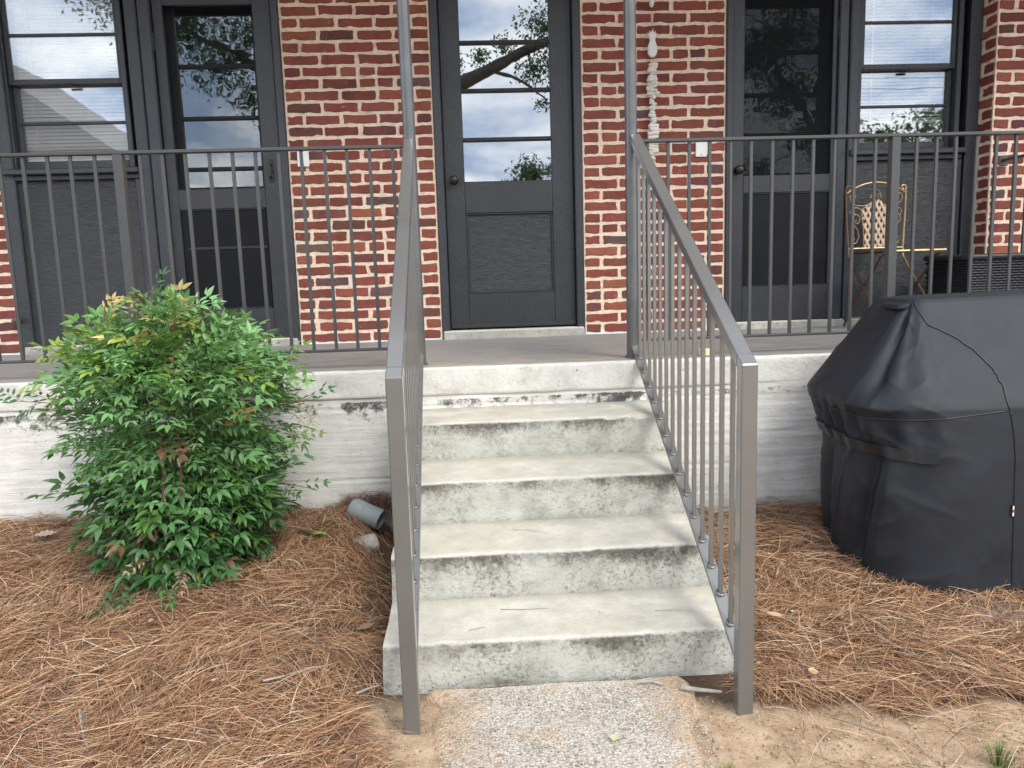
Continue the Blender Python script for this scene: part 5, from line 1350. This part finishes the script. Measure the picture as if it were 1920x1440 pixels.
twig([gp(-.345, -2.70, .04), gp(-.31, -2.685, .045), gp(-.28, -2.675, .05)], .006, .003, M_TWIG, 'short white stick beside the lowest step')
twig([gp(.585, -2.735, .028), gp(.63, -2.755, .030), gp(.69, -2.775, .026)], .010, .007, M_TWIG, 'thick grey stick beside the foot of the right newel post')
twig([gp(.475, -2.69, .024), gp(.51, -2.695, .026), gp(.54, -2.71, .024)], .006, .0045, M_TWIG, 'short grey stick lying against the lowest riser')
twig([gp(1.265, -2.545, .04), gp(1.275, -2.60, .045), gp(1.315, -2.66, .04)], .006, .005, M_TWIG, 'bent tan stick in the straw below the grill cover')
twig([gp(1.03, -1.60, .06), gp(1.15, -1.58, .065), gp(1.30, -1.56, .06)], .005, .003, M_TWIG, 'grey stick by the wall left of the grill cover')
def onstep(pts, i, label, r_=.0014): twig([(x, y, NOS_Z[i] + .006) for x, y in pts], r_ * .62, r_ * .4, M_TWIGB, label, 'pine_needle')
onstep([(.14, -2.165), (.19, -2.175), (.23, -2.20), (.26, -2.215)], 3, 'long dark needle on the second step')
onstep([(.08, -2.452), (.16, -2.462), (.23, -2.462)], 4, 'dark needle along the back of the lowest step', .0022)
onstep([(-.02, -2.585), (.03, -2.570)], 4, 'short brown needle near the front of the lowest step', .002)
onstep([(.56, -2.52), (.63, -2.523), (.69, -2.545)], 4, 'reddish needle at the right end of the lowest step')
onstep([(.385, -2.505), (.40, -2.52)], 4, 'tiny brown needle in the middle of the lowest step')

# loose grit and small litter (uncountable)
def litter(n, fn, seed, size, pal, name, label, flat=.35):
    rg = np.random.default_rng(seed); Vs = []; Fs = []; Cs = []; k = 0
    pts = fn(rg, n)
    for x, y, z in pts:
        s_ = rg.uniform(*size); th = rg.uniform(0, 6.28); c_, s2 = math.cos(th), math.sin(th); e = rg.uniform(.5, 1)
        q = np.array([(1, 0, 0), (0, e, 0), (-1, 0, 0), (0, -e, 0), (0, 0, flat), (0, 0, -flat)]) * s_ * rg.uniform(.7, 1.2, (6, 1))
        q = np.stack([q[:, 0] * c_ - q[:, 1] * s2 + x, q[:, 0] * s2 + q[:, 1] * c_ + y, q[:, 2] + z], -1); Vs.append(q)
        for f in ((0, 1, 4), (1, 2, 4), (2, 3, 4), (3, 0, 4), (1, 0, 5), (2, 1, 5), (3, 2, 5), (0, 3, 5)): Fs.append(tuple(i + k for i in f))
        Cs.append(np.tile(np.array(pal[rg.integers(len(pal))]) * rg.uniform(.7, 1.25), (6, 1))); k += 6
    o = fast_mesh(name, np.concatenate(Vs), np.array(Fs), M_LITTER, colors=np.concatenate(Cs)); tag(o, label)
def f_sand(rg, n):
    out = []
    while len(out) < n:
        x, y = rg.uniform(-1.0, 1.9), rg.uniform(-3.3, -2.66)
        if sandmask(x, y) > .4 and not (-.1 < x < .58): out.append((x, y, gz(x, y) + .004))
    return out
litter(2600, f_sand, 5, (.0012, .0055), [(.54, .40, .26), (.46, .32, .20), (.62, .49, .34), (.36, .26, .17), (.52, .42, .31)], 'sand_crumbs', 'loose crumbs of tan sand beside the walk', .6)
def f_path(rg, n): return [(rg.uniform(-.1, .6), rg.uniform(-3.3, -2.68), .014) for _ in range(n)]
litter(6000, f_path, 6, (.0012, .0048), [(.62, .57, .50), (.50, .46, .42), (.56, .45, .33), (.36, .31, .27), (.68, .62, .54)], 'path_pebbles', 'fine pebbles set in the surface of the walk', .5)
def f_chips(rg, n):
    out = []
    while len(out) < n:
        x, y = rg.uniform(-2.1, 2.1), rg.uniform(-3.2, -1.5)
        if straw_density(np.array(x), np.array(y)) > .25 and rg.random() < .6: out.append((x, y, gz(x, y) + .035 + rg.random() * .02))
    return out
litter(420, f_chips, 7, (.006, .018), [(.34, .21, .13), (.46, .31, .20), (.24, .15, .10), (.56, .44, .33)], 'leaf_litter', 'bits of dry leaf scattered through the straw', .12)

# ------------------------------------------------------------------ trees and yard behind the camera, mirrored in the door glass
def tree_leaves(clusters, n, size, seed, pal):
    rg = np.random.default_rng(seed); Vs, Fs, Cs = [], [], []; k = 0
    tot = sum(c[3] ** 2 for c in clusters)
    for cx, cy, cz, r_ in clusters:
        m = int(n * r_ ** 2 / tot)
        u = rg.normal(size=(m, 3)); u /= np.linalg.norm(u, axis=1, keepdims=True); rad = r_ * rg.random((m, 1)) ** .45 * (1 + .25 * rg.normal(size=(m, 1)))
        p = np.array((cx, cy, cz)) + u * rad * np.array((1, 1, .75))
        d = rg.normal(size=(m, 3)); d[:, 2] -= .6; d /= np.linalg.norm(d, axis=1, keepdims=True); w = np.cross(d, rg.normal(size=(m, 3))); w /= np.linalg.norm(w, axis=1, keepdims=True)
        s_ = rg.uniform(*size, (m, 1)); V = np.stack([p, p + d * s_ * .5 + w * s_ * .22, p + d * s_, p + d * s_ * .5 - w * s_ * .22], 1)
        Vs.append(V.reshape(-1, 3)); Fs.append(np.arange(m * 4).reshape(-1, 4) + k); k += m * 4
        Cs.append(np.repeat(np.array(pal)[rg.integers(len(pal), size=m)] * rg.uniform(.7, 1.25, (m, 1)), 4, 0))
    return np.concatenate(Vs), np.concatenate(Fs), np.concatenate(Cs)
GREENS = [(.040, .085, .025), (.055, .11, .03), (.03, .065, .02)]
def tree(name, label, base, limbs, clusters, n, size, seed):
    e = thing(name, base, label, 'tree')
    for k, (pts, r0, r1) in enumerate(limbs):
        MB().tube(pts, [r0 + (r1 - r0) * i / (len(pts) - 1) for i in range(len(pts))], 10).build('trunk' if k == 0 else 'limb', M_BARK, e, None, True)
    V, F, C = tree_leaves(clusters, n, size, seed, GREENS); fast_mesh('crown', V, F, M_TREELEAF, e, tuple(np.array(base)), C)
tree('oak_tree', 'oak tree whose heavy limb is mirrored in the centre door glass', (-2.3, -9.6, 0),
     [([(-2.3, -9.6, -.1), (-2.28, -9.6, 1.5), (-2.2, -9.5, 3.2), (-2.3, -9.5, 5.2), (-2.5, -9.6, 7.5)], .34, .16),
      ([(-2.2, -9.5, 3.5), (-1.8, -9.3, 3.95), (-1.2, -9.1, 4.2), (-.02, -9.0, 4.48), (.5, -9, 4.72), (1.1, -9, 5.0), (1.9, -9, 5.3)], .19, .05),
      ([(-2.3, -9.5, 4.4), (-3.6, -9.2, 5.0), (-5.0, -9, 5.7)], .12, .04), ([(.5, -9, 4.72), (1.0, -9, 4.55), (1.5, -9, 4.2)], .04, .015)],
     [(1.55, -9, 5.4, .55), (1.30, -9.1, 4.75, .38), (1.9, -9.1, 4.7, .5), (1.42, -9, 4.15, .16), (.75, -9, 5.12, .24), (.35, -9.1, 4.95, .2), (2.6, -9.2, 5.5, .7), (-.1, -9.2, 4.9, .25), (-3.4, -9.2, 5.5, .7), (-4.1, -9.0, 4.9, .6), (-4.7, -9.2, 5.6, .7), (-3.6, -9, 4.35, .4), (-2.7, -9.2, 5.2, .5), (-4.2, -9.5, 7.2, 1.3), (-5.6, -9.3, 6.2, .9), (-3.4, -9, 3.9, .18)], 21000, (.05, .10), 3)
tree('oak_tree', 'leafy tree mirrored in the dark right screen door', (7.2, -10.2, 0),
     [([(7.2, -10.2, -.1), (7.1, -10.1, 2.0), (6.8, -9.8, 4.2), (6.9, -9.8, 6.2)], .26, .10), ([(6.9, -9.9, 3.4), (5.9, -9.4, 4.6), (5.3, -9.2, 5.2)], .10, .03)],
     [(5.3, -9.2, 5.0, .7), (5.9, -9.3, 4.3, .6), (5.9, -9.4, 5.4, .6), (6.2, -9.2, 3.5, .4)], 6500, (.05, .10), 4)
for k, (x, y, h_, r_, lab) in enumerate(((4.6, -46, 9.6, 2.2, 'distant bushy tree mirrored at the lower right of the door glass'), (-1.5, -52, 8.2, 2.2, 'distant tree line mirrored at the foot of the door glass'), (19.4, -32, 8.6, 2.4, 'far tree mirrored in the window beside the gold chair'), (26, -38, 9, 3.0, 'far tree mirrored beyond the power wires'), (-10, -48, 9, 3.4, 'far tree mirrored in the left storm door'), (-22, -40, 10, 3.6, 'far tree mirrored in the left window'), (12, -55, 9.5, 3.4, 'far tree mirrored behind the right screen door'))):
    rg = random.Random(k)
    cl = [(x + rg.gauss(0, r_ * .6), y + rg.gauss(0, r_ * .4), h_ - r_ * rg.uniform(.1, 1.6), r_ * rg.uniform(.35, .6)) for _ in range(10)]
    tree('shade_tree', lab, (x, y, 0), [([(x, y, -.1), (x + .1, y, h_ * .4), (x, y, h_ * .75)], .22, .08)], cl, 2600, (.22, .42), 30 + k)
# neighbouring house across the yard, mirrored in the left window
nh = thing('neighbour_house', (-15.5, -21, 0), 'pale neighbouring house with gabled roof mirrored in the left window', 'building')
M_SIDING = simple('pale_siding', (.62, .62, .59), .8); M_SHING = simple('grey_shingles', (.26, .25, .24), .9)
MB().box(-20, -11.2, -26, -20.2, -.1, 5.6, .02).build('wall', M_SIDING, nh)
mb = MB(); mb.add([(-20.5, -19.8, 5.4), (-10.7, -19.8, 5.4), (-15.6, -19.8, 9.0), (-20.5, -26.4, 5.4), (-10.7, -26.4, 5.4), (-15.6, -26.4, 9.0)], [(0, 1, 2), (3, 5, 4), (1, 4, 5, 2), (0, 2, 5, 3), (0, 3, 4, 1)]); mb.build('roof', M_SHING, nh)
for x in (-18.6, -16.0, -13.2): MB().box(x, x + 1.1, -20.19, -20.14, 1.2, 2.8, .01).build('window', M_GLASS_DOOR, nh)
wr = []
for k, dz in enumerate((0, .45)):
    pts = [(8 + 4.0 * i, -30, 8.9 + dz + .016 * (i - 3.2) ** 2 * 4) for i in range(9)]
    o = MB().tube(pts, .011, 5).build('power_wire', M_BLACKIN); tag(o, ('lower' if k == 0 else 'upper') + ' power wire mirrored in the right window', 'wire', 'power wires')
